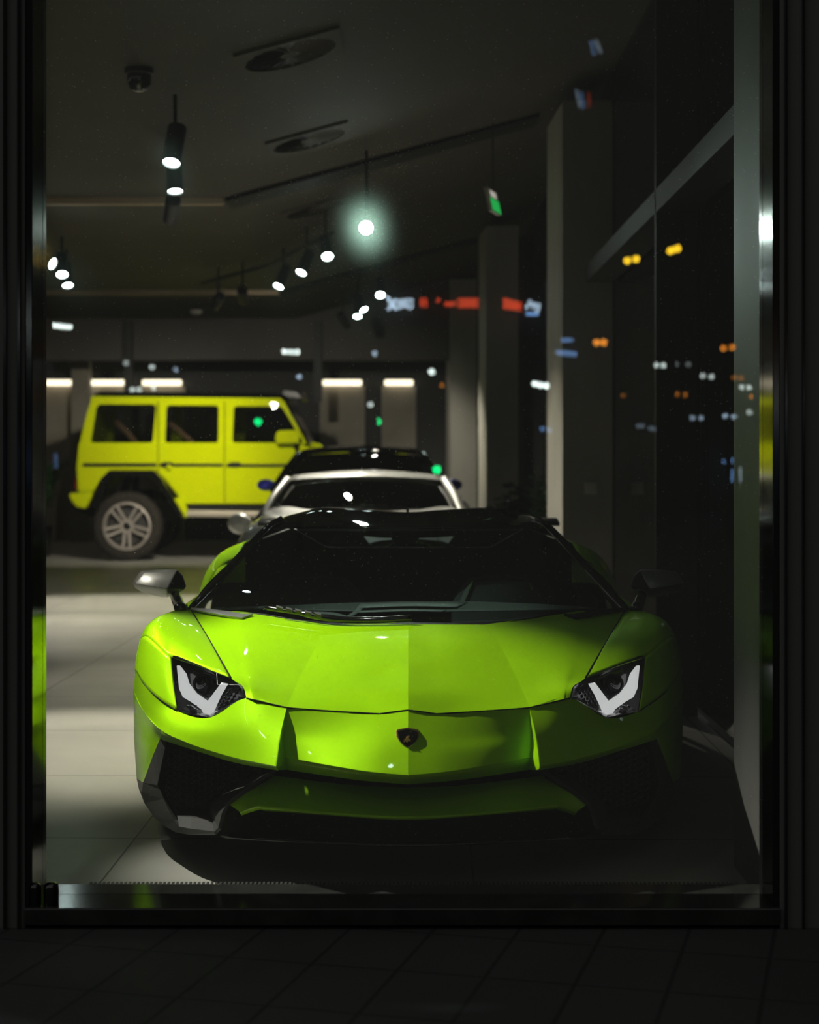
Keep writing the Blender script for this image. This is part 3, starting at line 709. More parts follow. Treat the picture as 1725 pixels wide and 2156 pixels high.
# headlamps
HL = [(360,1386,6.0),(364,1381,5.995),(372,1381.5,5.97),(487,1428,5.72),(512,1446,5.57),(519,1470,5.50),(443,1511,5.58),(376,1499,5.80)]
A_ = np.array([[1, p[0], p[1]] for p in HL]); sol = np.linalg.lstsq(A_, np.array([p[2] for p in HL]), rcond=None)[0]
def hd(px, py, o=0.0): return L(px, py, float(sol @ [1, px, py]) + o)
cxh, cyh = 440, 1450
for mir in (False, True):
    fx = (lambda v: mx(v)) if mir else (lambda v: v)
    n = len(HL)
    rim = [fx(L(*p)) for p in HL]
    inn = [fx(L(cxh + (p[0]-cxh)*.94, cyh + (p[1]-cyh)*.94, p[2] + 0.02)) for p in HL]
    bk = [fx(hd(cxh + (p[0]-cxh)*.80, cyh + (p[1]-cyh)*.80, 0.10)) for p in HL]
    mb = MB(); vs = rim + inn + bk
    fs = [(i, (i+1) % n, n+(i+1) % n, n+i) for i in range(n)] + [(n+i, n+(i+1) % n, 2*n+(i+1) % n, 2*n+i) for i in range(n)] + [tuple(range(2*n, 3*n))]
    hl = mb.add(vs, fs).build('headlamp', M['lens_dark'], car, solid=0.003)
    D1 = [(372,1402),(379,1403),(392,1420),(398,1440),(414,1461),(438,1478),(451,1488),(444,1509),(431,1507),(424,1494),(402,1478),(385,1468),(377,1450)]
    D2 = [(436,1478),(466,1438),(480,1441),(466,1465),(457,1484),(452,1496),(444,1509),(436,1500)]
    mb = MB()
    for D in (D1, D2): mb.prism([fx(hd(x, y, 0.018)) for x, y in D], (0, 0.02, 0))
    mb.build('daytime_light', M['drl'], hl, bevel=0.002)
    c = hd(428, 1441, 0.055); c = fx(c)
    MB().lathe([(0.036, 0.02), (0.036, 0), (0.031, -0.004), (0.029, 0.006)], c, (0, 1, -0.05), 28).build('projector_ring', M['trim_grey'], hl, smooth=True, auto=40)
    MB().lathe([(0, -0.018), (0.012, -0.0165), (0.022, -0.010), (0.029, 0.004)], c, (0, 1, -0.05), 28).build('projector', M['projector'], hl, smooth=True)
    mb = MB()
    for k in range(7):
        for j in range(3):
            x, y = 462 + 4.5*k + 7*j, 1490 - 7.5*k + 3*j
            if x + (y-1440)*0.35 < 512 and y < 1500 - (x-445)*0.42 and y > 1446 + max(0, x-487)*0.3: mb.obox(fx(hd(x, y, 0.03)), (0.0042, 0, 0.002), (0, 0.01, 0), (-0.001, 0, 0.0042))
    mb.build('indicator_reflector', M['chrome'], hl, bevel=0.001)
    mb = MB()
    for x, y, s_ in ((404,1490,.010),(412,1494,.008),(396,1487,.006),(417,1487,.005)): mb.obox(fx(hd(x, y, 0.03)), (s_, 0, -s_*.4), (0, .008, 0), (s_*.2, 0, s_*.7))
    mb.build('side_reflector', M['chrome'], hl, bevel=0.002)
    c0 = fx(hd(cxh, cyh, -0.012)); vs = rim + [c0]
    vs = [fx(L(p[0], p[1], p[2] - 0.002)) for p in HL] + [c0]
    MB().add(vs, [(i, (i+1) % n, n) for i in range(n)]).build('headlamp_cover', M['clear'], hl, smooth=True)
    # side marker on the flank
    MB().prism([fx(L(*p)) for p in ((282.5,1478,6.21),(287,1490,6.18),(294,1508,6.12),(292,1513,6.13),(284,1500,6.20))], (0, -.006, 0)).build('side_marker', M['white'], car, bevel=0.001)
# intakes: satin frame, honeycomb, floor of the duct
OUT = [(338,1556,5.83),(323,1592,5.87),(303,1648,5.95),(299,1668,5.97),(307,1690,5.95),(327,1721,5.85),(351,1741,5.75),(371,1752,5.66),(402,1757,5.58),(455,1757,5.47),(467,1745,5.45),(475,1713,5.455),(484,1694,5.45),(520,1668,5.44),(558,1641,5.42),(586,1622,5.40)]
INN = [(351,1561,5.80),(342,1600,5.80),(334,1640,5.80),(332,1653,5.80),(337,1663,5.79),(345,1683,5.76),(358,1710,5.70),(368,1728,5.66),(378,1741,5.62),(402,1746,5.56),(452,1752,5.46),(461,1743,5.45),(469,1711,5.455),(481,1688,5.45),(518,1660,5.44),(556,1634,5.42),(580,1621,5.40)]
INN = INN[:14] + INN[14:]
def resamp(pts, n):
    pts = [Vector(p) for p in pts]; ds = [0]
    for a, b in zip(pts[:-1], pts[1:]): ds.append(ds[-1] + (b-a).length)
    out = []
    for k in range(n):
        t = ds[-1]*k/(n-1); i = max(j for j in range(len(ds)) if ds[j] <= t + 1e-9); i = min(i, len(pts)-2)
        out.append(pts[i].lerp(pts[i+1], (t-ds[i])/max(1e-9, ds[i+1]-ds[i])))
    return out
OUT2 = OUT[:2] + [(303,1648,5.95)] + OUT[2:]
OUT2 = OUT[:1] + [(330,1575,5.85)] + OUT[1:]
for mir in (False, True):
    fx = (lambda v: mx(v)) if mir else (lambda v: v)
    o_, i_ = [fx(L(*p)) for p in OUT2], [fx(L(*p)) for p in INN]
    n = len(o_); assert n == len(i_), (n, len(i_))
    dp = [fx(L(p[0] + (8 if p[0] < 420 else -6), p[1] - (0 if k < 8 or k > 11 else 6), p[2] + 0.10)) for k, p in enumerate(INN)]
    mb = MB(); vs = o_ + i_ + dp
    fs = []
    for r in range(2):
        for k in range(n-1): fs.append((r*n+k, r*n+k+1, (r+1)*n+k+1, (r+1)*n+k))
    fr = mb.add(vs, fs).build('intake_frame', M['trim_grey'], car, solid=0.004, bevel=0.0)
    low = [[(289,1639,6.16),(294,1662,6.13),(305,1690,6.06),(326,1720,5.92),(351,1741,5.78)],
           [(303,1648,5.955),(299.5,1668,5.975),(307.5,1690,5.955),(327.5,1721,5.855),(351.5,1741,5.755)]]
    MB().grid([[fx(L(*p)) for p in r] for r in low]).build('intake_outer_blade', M['trim_grey'], fr, solid=0.004)
    fl_ = [[(378,1741,5.62),(402,1746,5.56),(452,1752,5.46)],[(374,1720,5.72),(404,1722,5.68),(449,1730,5.60)],[(371,1699,5.95),(408,1702,5.93),(437,1707,5.90)]]
    MB().grid([[fx(L(*p)) for p in r] for r in fl_]).build('duct_floor', M['trim_grey'], fr, solid=0.004)
    fl_ = [[(452,1752,5.46),(461,1743,5.45),(469,1711,5.455),(481,1688,5.45),(556,1634,5.42)],[(449,1730,5.60),(450,1722,5.60),(451,1703,5.60),(462,1684,5.58),(545,1632,5.52)],[(437,1707,5.90),(438,1700,5.90),(440,1690,5.90),(448,1676,5.9),(520,1632,5.8)]]
    MB().grid([[fx(L(*p)) for p in r] for r in fl_]).build('duct_wall', M['trim_grey'], fr, solid=0.003)
    MB().prism([fx(L(*p)) for p in ((330,1560,6.0),(600,1560,6.0),(600,1640,6.0),(470,1720,6.0),(360,1720,6.0),(320,1650,6.0))], (0, 0.02, 0)).build('duct_back', M['black'], fr)
    # honeycomb
    mb = MB(); R_ = 0.0142
    poly = [(346,1568),(590,1626),(556,1636),(482,1688),(380,1700),(336,1660)]
    def inside(x, y):
        c = False
        for k in range(len(poly)):
            (xa, ya_), (xb, yb_) = poly[k], poly[k-1]
            if (ya_ > y) != (yb_ > y) and x < (xb-xa)*(y-ya_)/(yb_-ya_) + xa: c = not c
        return c
    d_ = 5.86; s_ = d_/F
    for a in range(30):
        for b in range(18):
            x, y = 335 + a*R_*1.5/s_, 1565 + (b + (a % 2)*.5)*R_*1.732/s_*.82
            if not inside(x, y): continue
            dd = 5.90 - (x-340)*0.0014; s2 = dd/F
            c = L(x, y, dd); ring = [[c + Vector((math.cos(q*PI/3), 0, math.sin(q*PI/3)*.82))*R_*f + Vector((0, oo, 0)) for q in range(6)] for f, oo in ((1, 0), (.86, 0), (.86, .012))]
            ring = [[fx(v) for v in r_] for r_ in ring]
            vs = ring[0] + ring[1] + ring[2]
            mb.add(vs, [(q, (q+1) % 6, 6+(q+1) % 6, 6+q) for q in range(6)] + [(6+q, 6+(q+1) % 6, 12+(q+1) % 6, 12+q) for q in range(6)])
    mb.build('honeycomb_mesh', M['trim_grey'], fr)
# chin panel under the nose
CH = [[(578,1634,5.47),(720,1652,5.40),(860,1659,5.37)],[(556,1664,5.40),(700,1682,5.31),(860,1690,5.28)],
      [(547,1692,5.335),(700,1708,5.24),(860,1716,5.205)],[(546,1697,5.325),(700,1712.5,5.228),(860,1721,5.194)],[(549,1703,5.34),(700,1716,5.24),(860,1726,5.205)],[(556,1706,5.42),(700,1716,5.33),(860,1724,5.30)]]
full = [[L(*p) for p in r] + [mx(L(*p)) for p in r[-2::-1]] for r in CH]
mb = MB().grid(surf(full, 6, 4))
CE = [[(482,1693,5.465),(530,1664,5.44),(578,1634,5.47)],[(496,1702,5.45),(526,1680,5.41),(556,1664,5.40)],[(505,1708,5.44),(525,1699,5.385),(547,1692,5.335)],[(507,1712,5.44),(524,1704,5.385),(546,1697,5.325)],[(510,1716,5.46),(526,1710,5.40),(549,1703,5.34)]]
for mir in (False, True):
    r = surf(LG(CE), 4, 4); mb.grid(mrows(r) if mir else r)
chin = mb.build('chin_panel', M['lime'], car, smooth=True, solid=0.004, weld=True)
SPL = [[(466,1758,5.52),(560,1764,5.33),(700,1770,5.25),(860,1774,5.22)],[(466,1764,5.53),(560,1770,5.34),(700,1777,5.26),(860,1782,5.23)],[(470,1762,5.75),(560,1766,5.7),(700,1768,5.7),(860,1768,5.7)]]
full = [[L(*p) for p in r] + [mx(L(*p)) for p in r[-2::-1]] for r in SPL]
MB().grid(surf(full, 4, 3)).build('splitter', M['black_gloss'], car, smooth=True, solid=0.004)
GR = [[(586,1622,5.5),(720,1650,5.45),(860,1655,5.42)],[(500,1712,5.55),(700,1730,5.5),(860,1732,5.48)],[(478,1760,5.6),(700,1775,5.5),(860,1778,5.45)]]
full = [[L(*p) for p in r] + [mx(L(*p)) for p in r[-2::-1]] for r in GR]
MB().grid(surf(full, 4, 3)).build('lower_grille', M['black'], car, smooth=True, solid=0.004)
# badge on the nose
def shield(cx, cy, wd, ht, d, ox=0.0):
    pts = [(-1, -.62), (-.86, -.80), (0, -1.0), (.86, -.80), (1, -.62), (.96, -.1), (.72, .38), (.34, .80), (0, 1.0), (-.34, .80), (-.72, .38), (-.96, -.1)]
    return [L(cx + x*wd/2, cy + y*ht/2, d + (y*ht/2*-0.00155)) for x, y in pts]
bd = MB().prism(shield(859, 1553, 50, 42, 5.215), (0, 0.02, 0)).build('badge', M['gold'], car, bevel=0.002)
MB().prism(shield(859, 1553, 43, 36, 5.211), (0, 0.02, 0)).build('badge_field', M['black_gloss'], bd, bevel=0.001)
mb = MB()
def bump_(x, y, rx, ry): mb.prism([L(x + rx*math.cos(k*PI/4), y + ry*math.sin(k*PI/4), 5.207 - .00155*(y-1553)) for k in range(8)], (0, 0.006, 0))
for x, y, rx, ry in ((858.5,1554,3,4),(860,1558,4,3),(855,1559,2,3.5),(864.5,1559,1.4,3.2),(852,1561,1.3,4),(862,1551,1.6,1.6),(858,1562,2,2)): bump_(x, y, rx, ry)
mb.build('badge_emblem', M['gold'], bd, bevel=0.001)
# door mirrors
for mir in (False, True):
    fx = (lambda v: mx(v)) if mir else (lambda v: v)
    fr_ = [(279,1228),(291,1208),(298,1202),(330,1199.5),(371,1199),(383,1212),(391,1235),(388,1242),(376,1248),(352,1258),(338,1257),(300,1247),(284,1238)]
    cx_, cy_ = 338, 1226
    pts = []
    for sc, dd in ((1.0, 7.0), (.97, 7.08)): pts += [fx(L(cx_ + (x-cx_)*sc, cy_ + (y-cy_)*sc, dd)) for x, y in fr_]
    pts += [fx(L(283,1229,6.95)), fx(L(352,1240,6.90)), fx(L(372,1201,6.96)), fx(L(304,1205,6.97)), fx(L(350,1252,6.94))]
    mr_ = hull('door_mirror', pts, M['mirror_grey'], car, bevel=0.006, smooth=True)
    mr_.modifiers['bevel'].angle_limit = math.radians(12)
    MB().prism([fx(L(x, y, 7.092)) for x, y in ((292,1228),(302,1208),(366,1206),(380,1232),(350,1250),(306,1243))], (0, 0.004, 0)).build('mirror_glass', M['chrome'], mr_)
    cap = MB().prism([fx(L(*p)) for p in ((353,1240,6.893),(372,1200.5,6.955),(384,1213,6.985),(391,1235,6.99),(387,1241,6.985))], (0, 0.02, 0)).build('mirror_cap', M['black'], mr_, bevel=0.003)
    MB().tube(spline([fx(L(366,1246,7.02)), fx(L(372,1262,6.90)), fx(L(380,1283,6.66))], 5), [0.022]*6 + [0.024]*5, 10).build('mirror_stalk', M['black_gloss'], mr_, smooth=True)
# cabin: dashboard, instrument hood, seats, inner mirror
da = [[(440,1284,6.90),(560,1283,6.78),(730,1287,6.70),(860,1288,6.68),(990,1287,6.70),(1160,1284,6.78),(1280,1284,6.90)],
      [(455,1279,7.0),(560,1277,6.95),(730,1271,6.90),(860,1269,6.88),(990,1268,6.90),(1160,1274,6.95),(1270,1281,7.0)],
      [(470,1281,7.1),(570,1279,7.06),(735,1272,7.03),(860,1271,7.02),(985,1270,7.03),(1150,1276,7.06),(1255,1283,7.1)]]
dsh = MB().grid(surf(LG(da), 5, 4)).build('dashboard', M['dash'], car, smooth=True, solid=0.004)
mb = MB()
for ra, rb in (([(726,1300,6.40),(745,1288,6.60),(760,1270,6.86)],[(738,1300,6.40),(757,1288,6.60),(772,1272,6.86)]),
               ([(760,1270,6.86),(860,1267,6.84),(985,1269,6.86)],[(757,1280,6.70),(860,1276,6.70),(960,1278,6.72)]),
               ([(750,1287,6.60),(860,1283,6.60),(940,1285,6.62)],[(748,1290,6.58),(860,1287,6.58),(930,1288,6.60)]),
               ([(650,1288,6.68),(700,1290,6.58),(728,1296,6.46)],[(655,1292,6.62),(705,1295,6.50),(735,1302,6.39)])):
    mb.grid([spline(LG([ra])[0], 5), spline(LG([rb])[0], 5)])
mb.build('dash_trim', M['dash_light'], dsh, smooth=True, solid=0.004)
st = [(953,1267),(975,1240),(992,1224),(1030,1219),(1075,1219),(1112,1224),(1135,1245),(1158,1272)]
for mir in (False, True):
    fx = (lambda v: v) if mir is False else (lambda v: mx(v))
    q = [fx(L(x, y, 7.42)) for x, y in st] + [fx(L(x, 1420, 7.50)) for x in (1165, 945)]
    se = MB().prism(q, (0, 0.12, 0.01)).build('seat', M['dash'] if not mir else M['black'], car, bevel=0.02)
    if not mir:
        MB().prism([L(*p) for p in ((968,1266,7.405),(978,1244,7.405),(989,1229,7.405),(995,1230,7.405),(988,1245,7.405),(978,1266,7.405))], (0, .01, 0)).build('seat_bolster', M['dash_light'], se)
        MB().tube([L(995,1223,7.40), L(991,1234,7.40), L(986,1244,7.40)], 0.003, 6).build('seat_piping', M['lime'], se)
        MB().tube([L(1116,1228,7.40), L(1118,1236,7.40), L(1122,1243,7.40)], 0.003, 6).build('seat_piping', M['lime'], se)
im = hull('rear_view_mirror', [L(x, y, d) for d in (7.30, 7.34) for x, y in ((826,1118),(880,1118),(886,1128),(874,1146),(832,1146),(822,1130))], M['black'], car, bevel=0.004)
# seen through the rear window: green panels and struts over the engine
for mir in (False, True):
    fx = (lambda v: mx(v)) if mir else (lambda v: v)
    lo_, hi_ = [(788,1151,8.50),(812,1151,8.50),(826,1144,8.52),(846,1141.5,8.53)], [(779,1144,8.88),(806,1138,8.88),(828,1136,8.88),(845,1136.5,8.88)]
    MB().grid([[fx(L(*p)) for p in r] for r in (lo_, hi_)]).build('engine_bay_panel', M['lime'], car, solid=0.006)
    lo_, hi_ = [(777,1145,8.48),(801,1139,8.50),(842,1136,8.52)], [(766,1130,8.86),(800,1133,8.88),(842,1134.5,8.90)]
    MB().grid([[fx(L(*p)) for p in r] for r in (lo_, hi_)]).build('engine_bay_strut', M['dash_light'], car, solid=0.006)
MB().prism([V(-.80,8.36,.3), V(.80,8.36,.3), V(.80,8.36,.935), V(.57,8.36,1.02), V(.40,8.36,.925), V(-.40,8.36,.925), V(-.57,8.36,1.02), V(-.80,8.36,.935)], (0, .02, 0)).build('cabin_bulkhead', M['black'], car)
# wheels
for sx in (-1, 1):
    wheel(car, V(sx*.825, 6.42, .338), (sx, 0, 0), .338, .23, .245, 5, M['tyre'], rim_m=M['black_gloss'])
    wheel(car, V(sx*.845, 8.95, .355), (sx, 0, 0), .355, .345, .26, 5, M['tyre'], rim_m=M['black_gloss'])

# ------------------------------------------------------------------ the yellow off-roader
SD = 22.6
def S(px, py, dd=0.0): q = P(px, py, SD); return Vector((q.x, SD + dd, q.z))
o0 = S(500, 1180); o0.z = 0
suv = empty('offroad_car', o0, 'tall boxy yellow off-road car seen from its side, black roof', 'car')
WD = 1.78
RWX, FWX = 270, 723
def arch(cx, r=78):
    return [(cx-75, 1040), (cx-52, 1004), (cx-36, 990), (cx+55, 990), (cx+70, 1004), (cx+118, 1062)]
low = [(163,1036),(160,985),(165,925),(172,908),(640,908+26),(652,940),(850,948),(862,962),(864,1050),(806,1052)]
ra = [(806,1052),(790,1010),(775,990),(690,990),(672,1004),(630,1062)]
la = [(388,1062),(342,1004),(326,990),(236,990),(218,1004),(196,1036)]
poly = [(163,1036),(160,985),(165,932),(634,932),(645,941),(850,948),(862,962),(864,1050)] + ra + la
mb = MB(); mb.prism([S(x, y) for x, y in poly], (0, 0.28, 0)); mb.prism([S(x, y, WD-0.28) for x, y in poly], (0, 0.28, 0))
mb.prism([S(x, y, 0.28) for x, y in ((163,1000),(165,932),(634,932),(645,941),(850,948),(862,962),(862,1000))], (0, WD-0.56, 0))
body = mb.build('body', M['yellow'], suv, bevel=0.025)
# upper sides with window openings
def rrect(x0, y0, x1, y1, r=7, sl=(0, 0)):
    pts = []
    for cx_, cy_, a0 in ((x1-r, y0+r, -90), (x1-r, y1-r, 0), (x0+r, y1-r, 90), (x0+r, y0+r, 180)):
        for k in range(5):
            a = math.radians(a0 + 22.5*k); x = cx_ + r*math.cos(a); y = cy_ + r*math.sin(a)
            t = (y1 - y)/(y1 - y0); x += sl[0]*t if cx_ < (x0+x1)/2 else sl[1]*t
            pts.append((x, y))
    return pts
WN = [rrect(190, 851, 321, 933, 8, (12, 6)), rrect(347, 853, 459, 933, 7, (2, 0)), rrect(489, 855, 640, 933, 7, (2, -48))]
outl = [(167,934),(176,890),(191,836),(588,842),(598,846),(646,934)]
def holed(outer, holes, y, th, tilt):
    bm = bmesh.new(); es = []
    def tp(x, yy):
        v = S(x, yy, y); v.y += tilt*max(0, (934-yy))/159; return v
    for lp in [outer] + holes:
        vs = [bm.verts.new(tp(*p) - o0) for p in lp]
        es += [bm.edges.new((vs[i], vs[(i+1) % len(vs)])) for i in range(len(vs))]
    bmesh.ops.triangle_fill(bm, use_beauty=True, edges=es)
    r = bmesh.ops.extrude_face_region(bm, geom=bm.faces[:])
    bmesh.ops.translate(bm, vec=(0, th, 0), verts=[g for g in r['geom'] if isinstance(g, bmesh.types.BMVert)])
    bmesh.ops.recalc_face_normals(bm, faces=bm.faces)
    me = bpy.data.meshes.new('upper_side'); bm.to_mesh(me); bm.free(); me.materials.append(M['yellow'])
    o = bpy.data.objects.new('upper_side', me); COL.objects.link(o); o.parent = suv
    md = o.modifiers.new('bevel', 'BEVEL'); md.width = 0.012; md.segments = 2; md.limit_method = 'ANGLE'; md.angle_limit = math.radians(50)
    return o
TL = 0.10
for y, th, tl in ((0.02, 0.06, TL), (WD-0.08, 0.06, -TL)):
    us = holed(outl, WN, y, th, tl)
    for w_ in WN:
        g = [S(x, yy, y + 0.03) + Vector((0, tl*max(0, 934-yy)/159, 0)) for x, yy in w_]
        MB().prism(g, (0, 0.008, 0)).build('window_pane', M['suv_glass'], us)
        c = sum(g, Vector())/len(g)
        rub = [c + (p-c)*1.02 for p in g]; rub = [p + Vector((0, -0.012 if y < 1 else 0.03, 0)) for p in rub]
        MB().tube(rub + [rub[0], rub[1]], 0.014, 6).build('window_rubber', M['black'], us, smooth=True)
# rear wall, roof, windscreen
MB().prism([S(167,934,.06), S(176,890,.09), S(191,836,.12), S(200,836,.12), S(186,890,.09), S(178,934,.06)], (0, WD-.2, 0)).build('tailgate', M['yellow'], suv, bevel=0.02)
MB().prism([S(196,838,.06), S(193,828,.14), S(206,823,.2), S(585,826,.2), S(604,833,.2), S(612,845,.12)], (0, WD-.32, 0)).build('roof', M['black_gloss'], suv, bevel=0.02)
MB().prism([S(186,843,.07), S(190,834,.07), S(590,838,.07), S(598,846,.07)], (0, 0.05, 0)).build('roof_gutter', M['yellow'], suv, bevel=0.01)
MB().prism([S(604,846,.12), S(650,934,.08), S(644,934,.08), S(598,846,.12)], (0, WD-.2, 0)).build('windscreen', M['suv_glass'], suv)
lb = MB().prism([S(590,831,.3), S(592,818,.3), S(622,822,.3), S(640,838,.3), S(612,838,.3)], (0, WD-.6, 0)).build('roof_light_bar', M['lens_dark'], suv, bevel=0.015)
mb = MB()
for k in range(4): mb.lathe([(0, 0), (0.07, 0), (0.075, -0.02), (0, -0.02)], S(634,830,.5 + .26*k), (1, 0, 0), 16)
mb.build('roof_lamp', M['chrome'], lb)
# belt moulding, door gaps, handles
MB().prism([S(175,975), S(175,982), S(330,982), S(330,975)], (0, -0.025, 0)).prism([S(336,976), S(336,982), S(470,982), S(470,976)], (0, -0.025, 0)).prism([S(477,977), S(477,983), S(640,983), S(640,977)], (0, -0.025, 0)).build('side_moulding', M['black'], suv, bevel=0.006)
mb = MB()
for xx in (333, 473): mb.box(tuple(S(xx-0.9, 1058, -0.004)), tuple(S(xx+0.9, 846, 0.0) + Vector((0, .002, 0))))
mb.build('door_gap', M['seam'], suv)
for xx in (352, 494):
    h = MB().prism([S(xx-16,977,-.03), S(xx-6,973,-.03), S(xx+10,973,-.03), S(xx+16,978,-.03), S(xx+8,984,-.03), S(xx-8,984,-.03)], (0, 0.035, 0)).build('door_handle', M['black'], suv, bevel=0.008)
MB().lathe([(0, 0), (0.035, 0), (0.035, .02), (0, .024)], S(357,984,-.025), (0, -1, 0), 16).build('fuel_cap_lock', M['yellow'], suv, smooth=True)
# flared arches of black plastic
def flare(cx, m_=False):
    A = [(-76,1062),(-52,1004),(-36,989),(56,989),(72,1004),(120,1085)]; B = [(-60,1075),(-42,1012),(-28,1002),(48,1002),(60,1010),(106,1082)]
    if m_: A = [(-x, y) for x, y in A]; B = [(-x, y) for x, y in B]
    for y0, dy in ((0.0, -0.14), (WD, 0.14)):
        mb = MB(); a0 = [S(cx+x, y, y0) for x, y in A]; a1 = [S(cx+x, y+2, y0+dy) for x, y in A]; b1 = [S(cx+x, y, y0+dy) for x, y in B]; b0 = [S(cx+x, y, y0) for x, y in B]
        mb.grid([a0, a1, b1, b0]); mb.build('wheel_arch_flare', M['black_gloss'], suv, solid=0.012, bevel=0.01)
flare(RWX); flare(FWX, True)
# yellow side sill end, running board, bumpers
MB().prism([S(362,1048,-.02), S(382,1048,-.02), S(395,1070,-.06), S(400,1088,-.06), S(386,1090,-.06), S(376,1082,-.04)], (0, 0.16, 0)).build('sill_end', M['yellow'], suv, bevel=0.015)
MB().prism([S(394,1064,-.02), S(560,1066,-.02), S(610,1066,-.02), S(604,1075,-.02), S(394,1074,-.02)], (0, 0.2, 0)).build('sill', M['black'], suv)
MB().prism([S(396,1074,-.10), S(600,1078,-.10), S(604,1089,-.10), S(394,1087,-.10)], (0, 0.26, 0)).build('running_board', M['silver_strip'], suv, bevel=0.012)
MB().prism([S(144,1040), S(150,1038), S(196,1036), S(192,1050), S(180,1072), S(160,1068), S(148,1054)], (0, WD, 0)).build('rear_bumper', M['yellow'], suv, bevel=0.03)
MB().prism([S(868,1040), S(868,1062), S(800,1068), S(808,1040)], (0, WD, 0)).build('front_bumper', M['yellow'], suv, bevel=0.03)
MB().prism([S(156,1008,.05), S(162,1008,.05), S(162,1030,.05), S(156,1030,.05)], (0, 0.16, 0)).build('tail_lamp', M['red_lens'], suv, bevel=0.008)
MB().prism([S(652,938,.04), S(655,930,.06), S(678,936,.06), S(680,944,.04)], (0, 0.16, 0)).build('wing_indicator', M['yellow'], suv, bevel=0.02)
MB().prism([S(150,1072,.3), S(200,1060,.3), S(700,1060,.3), S(800,1075,.3), S(700,1095,.3), S(200,1095,.3)], (0, WD-.6, 0)).build('chassis', M['black'], suv)
mr = MB().prism([S(582,925,-.18), S(584,912,-.18), S(590,907,-.18), S(624,906,-.18), S(631,912,-.18), S(632,931,-.18), S(628,934,-.18), S(586,934,-.18)], (0, 0.16, 0)).build('door_mirror', M['yellow'], suv, bevel=0.025)
MB().tube([S(622,934,-.1), S(627,950,0.01)], 0.03, 8).build('mirror_arm', M['black'], mr)
for xx, yy in ((226, 250), (352, 380)):
    MB().tube([S(235 if xx < 300 else 350,886 if xx < 300 else 890,.30), S(258 if xx < 300 else 374,907 if xx < 300 else 908,.27), S(281 if xx < 300 else 402,932,.22)], 0.036, 6).build('seat_belt', M['belt'], suv, smooth=True)
MB().prism([S(300,950,.3), S(296,880,.3), S(306,868,.3), S(318,880,.3), S(326,950,.3)], (0, .5, 0)).build('seat', M['black'], suv, bevel=0.03)
MB().prism([S(440,950,.3), S(432,880,.3), S(442,868,.3), S(456,880,.3), S(470,950,.3)], (0, .5, 0)).build('seat', M['black'], suv, bevel=0.03)
for xx in (RWX, FWX):
    c = S(xx, 1110, 0.02); c.z = 0.458
    wheel(suv, c + Vector((0, .0, 0)), (0, -1, 0), .458, .32, .315, 5, M['tyre_dusty'])
    wheel(suv, c + Vector((0, WD-.04, 0)), (0, 1, 0), .458, .32, .315, 5, M['tyre_dusty'])
    MB().tube([c, c + Vector((0, WD-.04, 0))], .07, 8).build('axle', M['black'], suv)

